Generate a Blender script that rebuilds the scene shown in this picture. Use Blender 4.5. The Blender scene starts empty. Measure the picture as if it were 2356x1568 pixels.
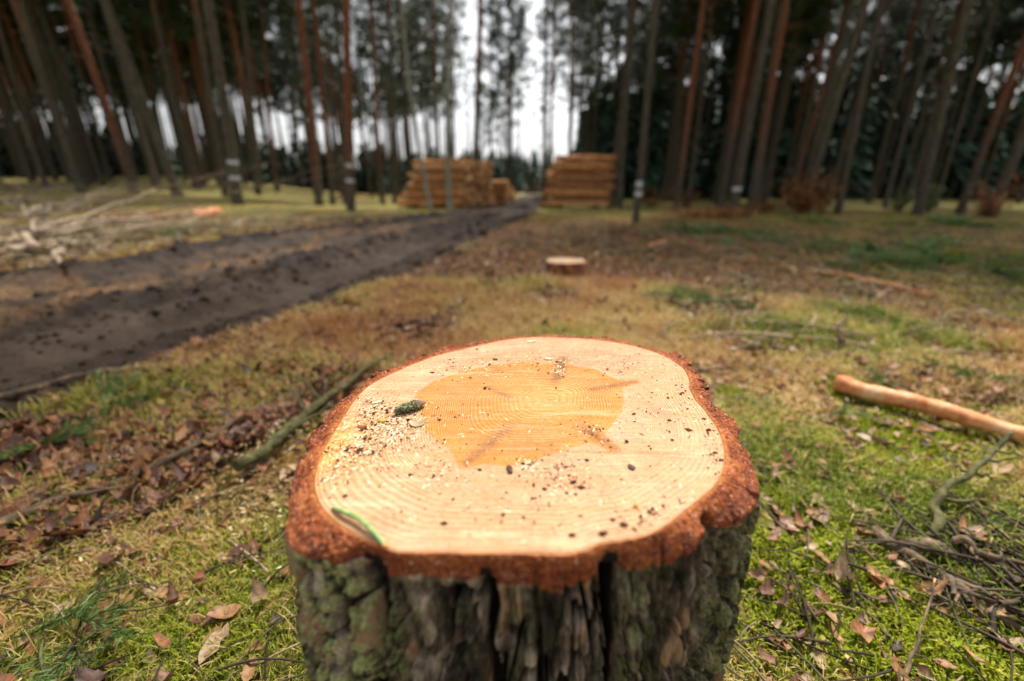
import bpy, math, random
import numpy as np
from mathutils import Vector, Matrix
rng = np.random.default_rng(7)
random.seed(7)
C = bpy.context.scene.collection
R = math.radians

# ------------------------------------------------------------------ camera, world, sun, exposure
FP, CX, CY = 970.0, 1178.0, 784.0          # focal length and centre in pixels of a 2356 px wide frame
PITCH = math.atan((784 - 438) / FP)
CAMH = 0.65
cam = bpy.data.cameras.new('camera')
cam.lens = FP / 2356 * 36; cam.sensor_width = 36; cam.clip_start = 0.02; cam.clip_end = 1500
cam.dof.use_dof = True; cam.dof.focus_distance = 0.52
cam.dof.aperture_fstop = (cam.lens / 1000) / 0.0086
camo = bpy.data.objects.new('camera', cam); C.objects.link(camo)
camo.location = (0, 0, CAMH); camo.rotation_euler = (R(90) - PITCH, 0, 0)
bpy.context.scene.camera = camo

SUN_EL, SUN_AZ = R(58), R(28)              # azimuth clockwise from +Y (away from the camera, to the right)
w = bpy.data.worlds.new('World'); bpy.context.scene.world = w; w.use_nodes = True
nt = w.node_tree; nt.nodes.clear()
sky = nt.nodes.new('ShaderNodeTexSky'); sky.sky_type = 'NISHITA'; sky.sun_disc = False
sky.sun_elevation = SUN_EL; sky.sun_rotation = SUN_AZ
sky.air_density = 1.0; sky.dust_density = 3.0; sky.ozone_density = 1.0
hs = nt.nodes.new('ShaderNodeHueSaturation'); hs.inputs['Saturation'].default_value = 0.13
bg = nt.nodes.new('ShaderNodeBackground'); bg.inputs['Strength'].default_value = 0.088
wo = nt.nodes.new('ShaderNodeOutputWorld')
nt.links.new(sky.outputs[0], hs.inputs['Color']); nt.links.new(hs.outputs[0], bg.inputs['Color'])
nt.links.new(bg.outputs[0], wo.inputs['Surface'])
sl = bpy.data.lights.new('sun', 'SUN'); sl.energy = 3.2; sl.angle = R(8); sl.color = (1, .95, .88)
so = bpy.data.objects.new('sun', sl); C.objects.link(so)
sd = Vector((math.sin(SUN_AZ) * math.cos(SUN_EL), math.cos(SUN_AZ) * math.cos(SUN_EL), math.sin(SUN_EL)))
so.rotation_euler = sd.to_track_quat('Z', 'Y').to_euler(); so.location = sd * 30
sc = bpy.context.scene
sc.view_settings.view_transform = 'Standard'; sc.view_settings.look = 'None'
sc.view_settings.exposure = 1.3; sc.view_settings.gamma = 1.0
sc.render.engine = 'CYCLES'
sc.cycles.use_denoising = True
sc.cycles.max_bounces = 5; sc.cycles.diffuse_bounces = 3; sc.cycles.glossy_bounces = 2
sc.cycles.transparent_max_bounces = 4; sc.cycles.caustics_reflective = False; sc.cycles.caustics_refractive = False

# ------------------------------------------------------------------ maths helpers
SP, CP = math.sin(PITCH), math.cos(PITCH)
def ray(px, py):
    u, v = (px - CX) / FP, (py - CY) / FP
    return np.array([u, CP - v * SP, -SP - v * CP])
def on_z(px, py, z=0.0):
    d = ray(px, py); t = (z - CAMH) / d[2]
    return np.array([0, 0, CAMH]) + d * t
def on_y(px, py, y):
    d = ray(px, py); t = y / d[1]
    return np.array([0, 0, CAMH]) + d * t
def _h(ix, iy, seed):
    n = (ix.astype(np.int64) * 374761393 + iy.astype(np.int64) * 668265263 + seed * 974634777) & 0xffffffff
    n = ((n ^ (n >> 13)) * 1274126177) & 0xffffffff
    return ((n ^ (n >> 16)) & 0xffffff) / float(0xffffff)
def vn(x, y, seed=0):
    x = np.asarray(x, float); y = np.asarray(y, float)
    xi, yi = np.floor(x), np.floor(y); fx, fy = x - xi, y - yi
    fx = fx * fx * (3 - 2 * fx); fy = fy * fy * (3 - 2 * fy)
    a, b = _h(xi, yi, seed), _h(xi + 1, yi, seed); c, d = _h(xi, yi + 1, seed), _h(xi + 1, yi + 1, seed)
    return (a * (1 - fx) + b * fx) * (1 - fy) + (c * (1 - fx) + d * fx) * fy
def fbm(x, y, seed=0, o=4):
    s = 0; a = .5; n = 0
    for i in range(o):
        s = s + a * vn(x * 2 ** i, y * 2 ** i, seed + i * 17); n += a; a *= .5
    return s / n
def vnp(x, y, per, seed=0):                     # noise periodic in x with integer period
    x = np.asarray(x, float); y = np.asarray(y, float)
    xi, yi = np.floor(x), np.floor(y); fx, fy = x - xi, y - yi
    fx = fx * fx * (3 - 2 * fx); fy = fy * fy * (3 - 2 * fy)
    a, b = _h(xi % per, yi, seed), _h((xi + 1) % per, yi, seed)
    c, d = _h(xi % per, yi + 1, seed), _h((xi + 1) % per, yi + 1, seed)
    return (a * (1 - fx) + b * fx) * (1 - fy) + (c * (1 - fx) + d * fx) * fy
def ss(a, b, x):
    t = np.clip((np.asarray(x, float) - a) / (b - a), 0, 1); return t * t * (3 - 2 * t)

# ------------------------------------------------------------------ mesh helpers
def npmesh(name, V, Fs, mats, attrs=None, smooth=True, parent=None, fm=None, mesh_only=False):
    V = np.asarray(V, np.float32)
    if not isinstance(Fs, (list, tuple)): Fs = [Fs]
    Fs = [np.asarray(f, np.int32) for f in Fs if len(f)]
    me = bpy.data.meshes.new(name)
    me.vertices.add(len(V)); me.vertices.foreach_set('co', V.ravel())
    nl = sum(f.size for f in Fs); nf = sum(len(f) for f in Fs)
    me.loops.add(nl); me.polygons.add(nf)
    me.loops.foreach_set('vertex_index', np.concatenate([f.ravel() for f in Fs]))
    st = []; o = 0
    for f in Fs:
        st.append(o + np.arange(len(f)) * f.shape[1]); o += f.size
    me.polygons.foreach_set('loop_start', np.concatenate(st).astype(np.int32))
    me.polygons.foreach_set('use_smooth', np.full(nf, smooth, bool))
    if not isinstance(mats, (list, tuple)): mats = [mats]
    for m in mats: me.materials.append(m)
    if fm is not None: me.polygons.foreach_set('material_index', np.asarray(fm, np.int32))
    for k, a in (attrs or {}).items():
        at = me.attributes.new(k, 'FLOAT', 'POINT'); at.data.foreach_set('value', np.asarray(a, np.float32))
    me.update(calc_edges=True); me.validate()
    if mesh_only: return me
    ob = bpy.data.objects.new(name, me); C.objects.link(ob)
    if parent: ob.parent = parent
    return ob
class MB:
    def __init__(s): s.V = []; s.F = {}; s.T = []; s.n = 0; s.order = []
    def add(s, V, F, t=0.5):
        V = np.asarray(V, float); F = np.asarray(F, int)
        if F.ndim == 1: F = F[None]
        s.F.setdefault(F.shape[1], []).append(F + s.n)
        s.V.append(V); s.T.append(np.broadcast_to(np.asarray(t, float), (len(V),)).copy()); s.n += len(V)
    def addm(s, V, Fl, t=0.5):
        n = s.n; first = True
        for F in Fl:
            F = np.asarray(F, int)
            if len(F): s.F.setdefault(F.shape[1], []).append(F + n)
        s.V.append(np.asarray(V, float)); s.T.append(np.broadcast_to(np.asarray(t, float), (len(V),)).copy()); s.n += len(V)
    def build(s, name, mats, parent=None, smooth=True, mesh_only=False):
        return npmesh(name, np.concatenate(s.V), [np.concatenate(f) for f in s.F.values()], mats,
                      {'tint': np.concatenate(s.T)}, smooth, parent, mesh_only=mesh_only)
def tube(path, rad, k=8, rough=0.0, seed=0, cap=True):
    P = np.asarray(path, float); n = len(P); rad = np.broadcast_to(np.asarray(rad, float), (n,))
    T = np.gradient(P, axis=0); T /= np.linalg.norm(T, axis=1)[:, None] + 1e-9
    ref = np.array([0, 0, 1.]) if abs(T[0, 2]) < .8 else np.array([1., 0, 0])
    A = np.cross(T, ref); A /= np.linalg.norm(A, axis=1)[:, None] + 1e-9; B = np.cross(T, A)
    th = np.arange(k) / k * 2 * math.pi
    rr = rad[:, None] * (1 + rough * (vnp(np.tile(th / 6.2832 * k / 2, (n, 1)), np.arange(n)[:, None] * .9 + 0 * th, k // 2 or 1, seed) - .5) * 2)
    V = P[:, None] + rr[..., None] * (np.cos(th)[None, :, None] * A[:, None] + np.sin(th)[None, :, None] * B[:, None])
    i = np.arange(n - 1)[:, None] * k; j = np.arange(k)[None]; j2 = (j + 1) % k
    F = np.stack([i + j, i + k + j, i + k + j2, i + j2], -1).reshape(-1, 4)
    V = V.reshape(-1, 3); tr = np.zeros((0, 3), int)
    if cap:
        V = np.vstack([V, P[0], P[-1]]); a = n * k; jj = np.arange(k)
        tr = np.vstack([np.stack([np.full(k, a), jj, (jj + 1) % k], 1),
                        np.stack([np.full(k, a + 1), (n - 1) * k + (jj + 1) % k, (n - 1) * k + jj], 1)])
    return V, [F, tr]
def curve(pts, n=24, jit=0.0, seed=0):
    P = np.asarray(pts, float); t = np.linspace(0, 1, len(P)); s = np.linspace(0, 1, n)
    Q = np.stack([np.interp(s, t, P[:, i]) for i in range(3)], 1)
    for _ in range(2):
        if len(P) > 2: Q[1:-1] = (Q[:-2] + Q[1:-1] * 2 + Q[2:]) / 4
    if jit:
        for i in range(3): Q[:, i] += jit * (vn(s * 7, s * 0 + i * 9.1, seed) - .5) * 2 + jit * .4 * (vn(s * 19, s * 0 + i * 5.1, seed + 3) - .5)
    return Q
def cards(P, D, S, L, W, bend=0.0, t=None):
    """thin two-segment blades: base P, direction D, side S, length L, width W"""
    n = len(P); L = L[:, None]; W = W[:, None]
    up = np.array([0, 0, 1.])
    m = P + D * L * .55; e = P + D * L + up * (-np.asarray(bend).reshape(-1, 1) * L)
    V = np.stack([P - S * W * .5, P + S * W * .5, m + S * W * .42, m - S * W * .42, e], 1).reshape(-1, 3)
    b = np.arange(n)[:, None] * 5
    return V, [b + np.array([[0, 1, 2, 3]]), b + np.array([[3, 2, 4]])], (None if t is None else np.repeat(t, 5))
def tag(o, label=None, cat=None, group=None, kind=None):
    if label: o['label'] = label
    if cat: o['category'] = cat
    if group: o['group'] = group
    if kind: o['kind'] = kind
    return o
def empty(name, loc=(0, 0, 0)):
    o = bpy.data.objects.new(name, None); C.objects.link(o); o.location = loc; o.empty_display_size = .1; return o
def part(name, me, parent):
    o = bpy.data.objects.new(name, me); C.objects.link(o); o.parent = parent; return o

# ------------------------------------------------------------------ material helpers
class NT:
    def __init__(s, name):
        s.m = bpy.data.materials.new(name); s.m.use_nodes = True; s.t = s.m.node_tree; s.N = s.t.nodes
        s.b = s.N['Principled BSDF']; s.b.inputs['Specular IOR Level'].default_value = .25
    def n(s, ty, **k):
        x = s.N.new(ty)
        for a, v in k.items(): setattr(x, a, v)
        return x
    def l(s, a, b): s.t.links.new(a, b)
    def setin(s, sock, v):
        if hasattr(v, 'is_output') or isinstance(v, bpy.types.NodeSocket): s.l(v, sock)
        else: sock.default_value = v
    def co(s, scale=(1, 1, 1), obj=True):
        tc = s.n('ShaderNodeTexCoord'); mp = s.n('ShaderNodeMapping'); mp.inputs['Scale'].default_value = scale
        s.l(tc.outputs['Object'], mp.inputs[0]); return mp.outputs[0]
    def noise(s, scale, detail=4, rough=.55, vec=None, dist=0):
        x = s.n('ShaderNodeTexNoise'); x.inputs['Scale'].default_value = scale; x.inputs['Detail'].default_value = detail
        x.inputs['Roughness'].default_value = rough; x.inputs['Distortion'].default_value = dist
        s.l(vec if vec is not None else s.co(), x.inputs['Vector']); return x.outputs['Fac']
    def vor(s, scale, vec=None, feat='F1'):
        x = s.n('ShaderNodeTexVoronoi', feature=feat); x.inputs['Scale'].default_value = scale
        s.l(vec if vec is not None else s.co(), x.inputs['Vector']); return x.outputs['Distance']
    def attr(s, name):
        x = s.n('ShaderNodeAttribute'); x.attribute_name = name; return x.outputs['Fac']
    def rnd(s): return s.n('ShaderNodeObjectInfo').outputs['Random']
    def math(s, op, a, b=0.0, clamp=False):
        x = s.n('ShaderNodeMath', operation=op, use_clamp=clamp); s.setin(x.inputs[0], a); s.setin(x.inputs[1], b); return x.outputs[0]
    def step(s, v, a, b):
        x = s.n('ShaderNodeMapRange', interpolation_type='SMOOTHSTEP'); s.setin(x.inputs[0], v)
        x.inputs[1].default_value = a; x.inputs[2].default_value = b; return x.outputs[0]
    def ramp(s, v, stops):
        x = s.n('ShaderNodeValToRGB'); e = x.color_ramp.elements
        while len(e) < len(stops): e.new(.5)
        for i, (p, c) in enumerate(stops): e[i].position = p; e[i].color = (*c, 1)
        s.l(v, x.inputs[0]); return x.outputs[0]
    def mix(s, f, a, b, mode='MIX'):
        x = s.n('ShaderNodeMix', data_type='RGBA', blend_type=mode)
        s.setin(x.inputs[0], f)
        for k, v in ((6, a), (7, b)):
            if isinstance(v, tuple): x.inputs[k].default_value = (*v, 1)
            else: s.l(v, x.inputs[k])
        return x.outputs[2]
    def bump(s, h, strength=.5, dist=.01):
        x = s.n('ShaderNodeBump'); x.inputs['Strength'].default_value = strength; x.inputs['Distance'].default_value = dist
        s.l(h, x.inputs['Height']); s.l(x.outputs[0], s.b.inputs['Normal'])
    def done(s, col, rough=.8, spec=None):
        s.setin(s.b.inputs['Base Color'], (*col, 1) if isinstance(col, tuple) else col)
        s.setin(s.b.inputs['Roughness'], rough)
        if spec is not None: s.b.inputs['Specular IOR Level'].default_value = spec
        return s.m

# ground: patches of moss, dry grass and litter
g = NT('ground')
n1 = g.noise(.9, 5, .6); n2 = g.noise(7, 6, .65); n3 = g.noise(38, 4, .7)
soil = g.ramp(n3, [(.35, (.012, .008, .004)), (.52, (.060, .036, .018)), (.7, (.22, .13, .06))])
green = g.ramp(n3, [(.36, (.020, .022, .004)), (.52, (.13, .13, .020)), (.66, (.34, .31, .06))])
tan = g.ramp(n3, [(.36, (.06, .038, .015)), (.52, (.24, .16, .07)), (.68, (.52, .39, .18))])
lit = g.ramp(n3, [(.36, (.04, .014, .006)), (.52, (.22, .09, .03)), (.68, (.52, .28, .12))])
c = g.mix(g.step(n2, .42, .6), soil, green)
c = g.mix(g.math('MULTIPLY', g.step(n1, .45, .62), .8), c, tan)
c = g.mix(g.math('MULTIPLY', g.attr('litter'), g.step(n2, .35, .6)), c, lit)
c = g.mix(g.math('MULTIPLY', g.attr('far'), .8), c, g.mix(g.step(n1, .35, .65), (.13, .13, .03), (.24, .19, .07)))
c = g.mix(g.attr('moss'), c, (.19, .25, .012))
g.bump(g.math('ADD', n2, n3), .8, .02)
M_ground = g.done(c, .95, .1)
# mud
g = NT('mud')
n2 = g.noise(5, 6, .65); n3 = g.noise(40, 4, .7)
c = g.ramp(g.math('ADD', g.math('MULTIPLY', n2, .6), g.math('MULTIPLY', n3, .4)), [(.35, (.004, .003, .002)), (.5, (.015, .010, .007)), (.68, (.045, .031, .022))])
c = g.mix(g.math('MULTIPLY', g.math('SUBTRACT', 1, g.attr('wet_shade')), .9), c, g.ramp(n2, [(.3, (.026, .017, .012)), (.7, (.070, .048, .034))]))
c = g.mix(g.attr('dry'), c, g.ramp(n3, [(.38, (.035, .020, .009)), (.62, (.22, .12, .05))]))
g.bump(g.math('ADD', n2, n3), .7, .02)
M_mud = g.done(c, g.math('SUBTRACT', 1.0, g.math('MULTIPLY', n2, .4)), .15)
def tinted(name, stops, rough=.7, spec=.2, noise=None, trans=0):
    g = NT(name); c = g.ramp(g.attr('tint'), stops)
    if noise: c = g.mix(g.step(g.noise(noise, 4), .35, .65), c, g.mix(.5, c, (.02, .015, .01)))
    m = g.done(c, rough, spec)
    if trans:
        tr = g.n('ShaderNodeBsdfTranslucent'); g.l(c, tr.inputs[0]); ms = g.n('ShaderNodeMixShader'); ms.inputs[0].default_value = trans
        g.l(g.b.outputs[0], ms.inputs[1]); g.l(tr.outputs[0], ms.inputs[2]); g.l(ms.outputs[0], g.N['Material Output'].inputs[0])
    return m
M_grass = tinted('grass', [(0, (.06, .09, .004)), (.25, (.17, .23, .010)), (.42, (.33, .35, .028)), (.58, (.50, .38, .12)), (.85, (.66, .46, .19)), (1, (.42, .20, .07))], .6, .3, trans=.3)
M_moss = tinted('moss', [(0, (.08, .11, .005)), (.45, (.22, .27, .012)), (.8, (.40, .42, .03)), (1, (.46, .38, .10))], .8, .1, trans=.25)
M_leaf = tinted('fallen_leaf', [(0, (.05, .025, .016)), (.2, (.17, .07, .04)), (.4, (.34, .13, .05)), (.6, (.44, .22, .08)), (.75, (.27, .14, .09)), (.88, (.40, .27, .14)), (1, (.60, .42, .25))], .55, .35, noise=120, trans=.15)
M_needle = tinted('pine_needles', [(0, (.045, .040, .026)), (.5, (.034, .074, .040)), (1, (.07, .13, .055))], .6, .25)
M_spruce = tinted('young_conifer', [(0, (.045, .045, .028)), (.5, (.040, .078, .050)), (1, (.08, .15, .10))], .7, .2)
M_sprig = tinted('green_needles', [(0, (.05, .08, .012)), (.5, (.10, .18, .035)), (1, (.24, .34, .10))], .5, .4, trans=.2)
M_copper = tinted('copper_leaves', [(0, (.13, .04, .012)), (.5, (.34, .13, .035)), (1, (.50, .24, .08))], .6, .3, trans=.2)
M_stick = tinted('twig', [(0, (.03, .02, .014)), (.35, (.10, .07, .045)), (.6, (.16, .15, .07)), (.8, (.32, .23, .13)), (1, (.55, .40, .24))], .8, .2, noise=60)
# pine bark on standing trunks: grey-brown below, orange above
g = NT('pine_bark')
tc = g.n('ShaderNodeTexCoord'); sp = g.n('ShaderNodeSeparateXYZ'); g.l(tc.outputs['Object'], sp.inputs[0])
v1 = g.co((1, 1, .22)); n = g.noise(26, 5, .7, v1); nb = g.noise(2.2, 3, .5)
low = g.ramp(n, [(.35, (.028, .022, .017)), (.52, (.090, .073, .054)), (.7, (.20, .17, .13))])
low = g.mix(g.math('MULTIPLY', g.step(nb, .45, .65), .5), low, (.06, .066, .034))
hi = g.ramp(n, [(.35, (.06, .022, .014)), (.55, (.20, .080, .042)), (.72, (.38, .18, .10))])
r = g.rnd()
hgt = g.math('ADD', sp.outputs[2], g.math('MULTIPLY', g.math('SUBTRACT', nb, .5), 3.0))
oc = g.n('ShaderNodeObjectInfo').outputs['Color']; sr = g.n('ShaderNodeSeparateColor'); g.l(oc, sr.inputs[0]); hgt = g.math('SUBTRACT', hgt, g.math('MULTIPLY', sr.outputs[0], 12.0))
c = g.mix(g.step(hgt, -1.6, 1.6), low, hi)
g.bump(n, 1, .02)
M_bark = g.done(c, .9, .15)
g = NT('birch_bark')
n = g.noise(9, 4, .6, g.co((1, 1, 3))); c = g.ramp(n, [(.38, (.06, .055, .045)), (.5, (.25, .26, .20)), (.7, (.44, .45, .38))])
M_birch = g.done(c, .8)
g = NT('white_paint'); c = g.ramp(g.noise(40, 4), [(.3, (.25, .25, .25)), (.6, (.60, .62, .64))]); M_paint = g.done(c, .6)
# felled logs
g = NT('log_bark'); v = g.co((.25, 1, 1)); n = g.noise(22, 5, .65, v)
c = g.ramp(n, [(.36, (.16, .05, .015)), (.5, (.55, .23, .07)), (.64, (.84, .46, .19))])
c = g.mix(g.math('MULTIPLY', g.step(g.rnd(), .4, .9), .55), c, (.20, .10, .05))
c = g.mix(g.math('MULTIPLY', g.step(g.math('FRACT', g.math('MULTIPLY', g.rnd(), 7.3)), .6, .9), .5), c, (.85, .55, .30)); g.bump(n, .6, .01)
M_log = g.done(c, .8)
g = NT('log_end'); d = g.n('ShaderNodeTexCoord'); n = g.noise(30, 3)
M_end = g.done(g.ramp(n, [(.3, (.50, .28, .11)), (.7, (.74, .48, .24))]), .8)
g = NT('peeled_wood'); v = g.co((.6, 1, 1)); n = g.math('ADD', g.math('MULTIPLY', g.noise(14, 4, .6, v), .6), g.math('MULTIPLY', g.noise(70, 5, .7, v), .4))
c = g.ramp(n, [(.36, (.20, .07, .03)), (.45, (.52, .18, .06)), (.54, (.66, .30, .13)), (.64, (.74, .50, .30))]); g.bump(n, .5, .004)
M_peel = g.done(c, .65)
g = NT('dead_wood'); n = g.noise(24, 5, .6); r = g.rnd()
c = g.ramp(n, [(.3, (.09, .06, .04)), (.5, (.28, .22, .15)), (.7, (.50, .42, .32))]); c = g.mix(g.math('MULTIPLY', r, .35), c, (.20, .13, .075)); g.bump(n, .5, .004)
M_dead = g.done(c, .85)
g = NT('mossy_bark'); n = g.noise(45, 5, .6)
c = g.ramp(n, [(.3, (.030, .026, .012)), (.5, (.085, .080, .028)), (.7, (.18, .165, .07))]); g.bump(n, .8, .004)
M_mossy = g.done(c, .9)
g = NT('brown_twig_bark'); n = g.noise(45, 5, .6)
c = g.ramp(n, [(.3, (.045, .03, .02)), (.5, (.12, .085, .05)), (.62, (.20, .13, .08)), (.7, (.50, .27, .12))]); g.bump(n, .8, .004)
M_brown = g.done(c, .85)

# ------------------------------------------------------------------ terrain
RY = np.array([-40, -6, 1.2, 3.0, 6.7, 11, 16.5, 30, 60, 140.]); RX = np.array([-21, -6.1, -3.05, -2.48, -2.02, -1.15, -.25, 1.25, 2.8, 5.5])
WY = np.array([-40, 1, 3, 7, 12, 16.5, 30, 140.]); WX = np.array([1.5, 1.62, 1.64, 1.62, 1.45, 1.25, 1.2, 1.2])
def road_u(x, y):
    return (x - np.interp(y, RY, RX)) / np.interp(y, WY, WX) + .07 * (vn(np.asarray(x) * 2.3, np.asarray(y) * 1.7, 26) - .5) + .04 * (vn(np.asarray(x) * 7, np.asarray(y) * 5, 27) - .5)
def G0(x, y):
    x = np.asarray(x, float); y = np.asarray(y, float)
    az = x / (np.abs(y) + 2)
    s = ss(-.22, -.75, az)
    z = s * .045 * np.clip(y - 4, 0, 45)
    d = np.hypot(x, y); k = 1 / (1 + d * .03)
    z = z + k * .07 * (fbm(x * .9, y * .9, 3, 3) - .5) + k * .035 * (fbm(x * 5, y * 5, 8, 3) - .5)
    z = z + ss(60, 300, d) * 1.5 * (fbm(x * .02, y * .02, 5, 2) - .3)
    return z
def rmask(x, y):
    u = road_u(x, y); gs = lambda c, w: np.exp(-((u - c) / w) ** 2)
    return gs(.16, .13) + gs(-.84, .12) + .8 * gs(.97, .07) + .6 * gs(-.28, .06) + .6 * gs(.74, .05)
def road_h(x, y):
    u = road_u(x, y)
    gs = lambda c, w: np.exp(-((u - c) / w) ** 2)
    z = -.10 * gs(.52, .22) - .10 * gs(-.50, .17) + .08 * gs(.13, .09) + .09 * gs(-.84, .09) + .04 * gs(.93, .07) + .03 * gs(-.2, .08) - .03
    wob = .10 * (fbm(x * 0 + 3, y * .9, 25, 3) - .5); z = z + .06 * gs(.30 + wob, .05) + .05 * gs(-.28 + wob, .05) + .05 * gs(.74 + wob, .05) + .05 * gs(-.66 + wob, .045)
    lump = .6 * fbm(x * 9, y * 1.4, 21, 4) + .4 * fbm(x * 14, y * 9, 23, 3) - .5
    rid = gs(.14, .2) + gs(-.82, .18) + gs(.93, .15) + gs(-.2, .1)
    return z + lump * (.045 + .13 * rid) + .03 * rid * (fbm(x * 17, y * 12, 22, 2) - .5)
def G(x, y):
    x = np.asarray(x, float); y = np.asarray(y, float)
    u = np.abs(road_u(x, y))
    return np.where(u < 1.0, G0(x, y) + road_h(x, y), G0(x, y))
nr = 380; rr = np.concatenate([[0.02], np.geomspace(.12, 420, nr)])
thf = np.concatenate([np.linspace(R(-62), R(62), 560), np.linspace(R(62), R(298), 90)[1:-1]])
nt_ = len(thf); Rg, Tg = np.meshgrid(rr, thf, indexing='ij')
X = np.sin(Tg) * Rg; Y = np.cos(Tg) * Rg; X, Y = X.ravel(), Y.ravel()
Z = G0(X, Y); u = np.abs(road_u(X, Y)); Z = Z - .22 * (1 - ss(.90, 1.02, u)) + .012 * (fbm(X * 22, Y * 22, 40, 2) - .5)
i = np.arange(nr)[:, None] * nt_; j = np.arange(nt_)[None]; j2 = (j + 1) % nt_
F = np.stack([i + j, i + j2, i + nt_ + j2, i + nt_ + j], -1).reshape(-1, 4)[:, ::-1]
litter = np.clip(ss(2.2, 3.2, Y) * (1 - ss(9, 13, Y)) * ss(1.6, .2, np.abs(X - .6) / (1 + Y * .25)) + ss(-3.6, -4.6, X) * ss(2, 4, Y) * (1 - ss(8, 11, Y)) + ss(1.5, 1.05, u) * .8 * ss(30, 10, Y) + .7 * ss(.50, .66, fbm(X * 1.1, Y * 1.1, 97, 3)), 0, 1)
def mossmask(x, y):
    m = np.zeros_like(x)
    for cx, cy, r_, a in ((.78, .78, .22, 1), (.62, .62, .15, 1), (.98, .66, .18, .9), (.86, .5, .2, .8), (.3, 1.35, .22, .6), (-.05, 1.45, .15, .8), (-.75, 1.2, .18, .6), (-.6, .6, .15, .5), (1.2, 1.3, .3, .4), (1.4, .9, .2, .5), (.55, .9, .16, .7), (.7, .35, .2, .8), (.5, .45, .14, .8), (-.5, .4, .15, .5), (-.9, .8, .15, .5), (.75, 1.1, .2, .6), (1.05, 1.0, .2, .6), (.15, 1.7, .2, .5)):
        m = np.maximum(m, a * np.exp(-(((x - cx) ** 2 + (y - cy) ** 2) / r_ ** 2)))
    return np.clip(m * 3.4 * (fbm(x * 11, y * 11, 77, 3) - .22), 0, 1)
ground = npmesh('ground', np.stack([X, Y, Z], 1), F, M_ground, {'litter': litter, 'far': ss(7, 14, Rg.ravel()), 'moss': mossmask(X, Y) * .8})
tag(ground, kind='structure')
# road
ys = np.concatenate([np.linspace(-6, 1, 60)[:-1], np.geomspace(1, 140, 520)]); us = np.linspace(-1.12, 1.12, 150)
Yr, Ur = np.meshgrid(ys, us, indexing='ij'); Xr = np.interp(Yr, RY, RX) + Ur * np.interp(Yr, WY, WX)
Zr = G0(Xr, Yr) + road_h(Xr, Yr) - .14 * ss(.95, 1.12, np.abs(Ur))
na, nb_ = Yr.shape; i = np.arange(na - 1)[:, None] * nb_; j = np.arange(nb_ - 1)[None]
F = np.stack([i + j, i + j + 1, i + nb_ + j + 1, i + nb_ + j], -1).reshape(-1, 4)
dry = np.exp(-((Ur + .12) / .20) ** 2) * ss(.42, .62, fbm(Xr * 5, Yr * 2.2, 60, 4)) * .8 + .6 * ss(.56, .68, fbm(Xr * 4, Yr * 1.6, 61, 4)) * ss(.6, .3, np.abs(Ur + .3)) + ss(.88, 1.0, np.abs(Ur)) * .6
road = npmesh('dirt_road', np.stack([Xr, Yr, Zr], -1).reshape(-1, 3), F, M_mud, {'dry': np.clip(dry, 0, 1).ravel(), 'wet_shade': np.clip((rmask(Xr, Yr) + .5 * (fbm(Xr * 7, Yr * 2.5, 29, 3) - .5)), 0, 1).ravel()})  # ridge shade painted into the colour, together with darker wet churned mud
tag(road, kind='structure')

# ------------------------------------------------------------------ the sawn stump
ZT = CAMH - 0.24                                   # height of the sawn face
wood_px = [(1288,776),(1381,782),(1453,794),(1502,808),(1544,827),(1574,846),(1588,874),(1587,893),(1601,920),(1632,956),(1656,992),(1669,1033),(1670,1066),(1659,1099),(1640,1127),(1624,1140),(1578,1176),(1521,1219),(1487,1236),(1450,1242),(1384,1251),(1338,1271),(1307,1279),(1235,1276),(1178,1275),(1133,1276),(1018,1273),(904,1271),(846,1248),(803,1225),(761,1196),(735,1168),(722,1140),(718,1107),(727,1072),(741,1034),(769,988),(793,950),(814,918),(842,890),(884,866),(916,852),(968,831),(1021,813),(1073,801),(1126,789),(1196,778)]
outer_px = [(1266,771),(1380,776),(1453,787),(1502,801),(1533,812),(1563,815),(1593,838),(1599,853),(1612,857),(1627,882),(1638,929),(1662,940),(1698,973),(1700,1008),(1716,1028),(1727,1055),(1738,1094),(1748,1149),(1725,1180),(1640,1205),(1601,1250),(1544,1270),(1470,1290),(1425,1300),(1378,1325),(1338,1345),(1278,1355),(1229,1350),(1200,1335),(1104,1328),(1018,1332),(886,1325),(845,1298),(829,1303),(775,1312),(718,1300),(683,1272),(652,1245),(655,1222),(663,1190),(664,1153),(672,1115),(677,1085),(690,1060),(708,1045),(701,1025),(720,993),(746,983),(751,958),(783,923),(828,892),(842,872),(877,857),(902,850),(921,836),(935,825),(996,813),(1038,794),(1094,787),(1157,776)]
heart_px = [(1136,841),(1213,832),(1301,838),(1371,852),(1418,874),(1466,879),(1430,892),(1431,903),(1434,929),(1425,956),(1406,984),(1384,1000),(1420,1036),(1354,1017),(1310,1033),(1260,1047),(1211,1063),(1164,1074),(1115,1066),(1066,1074),(1047,1058),(1035,1034),(996,1009),(972,978),(968,946),(980,922),(954,915),(968,897),(1003,876),(1066,855)]
pith = on_z(1266, 918, ZT)[:2]
def star(px, z):
    P = np.array([on_z(a, b, z)[:2] for a, b in px]) - pith
    a = np.arctan2(P[:, 1], P[:, 0]); r = np.hypot(P[:, 0], P[:, 1]); o = np.argsort(a); a, r = a[o], r[o]
    return np.concatenate([a - 2 * math.pi, a, a + 2 * math.pi]), np.tile(r, 3)
aw, rw = star(wood_px, ZT)
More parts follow.
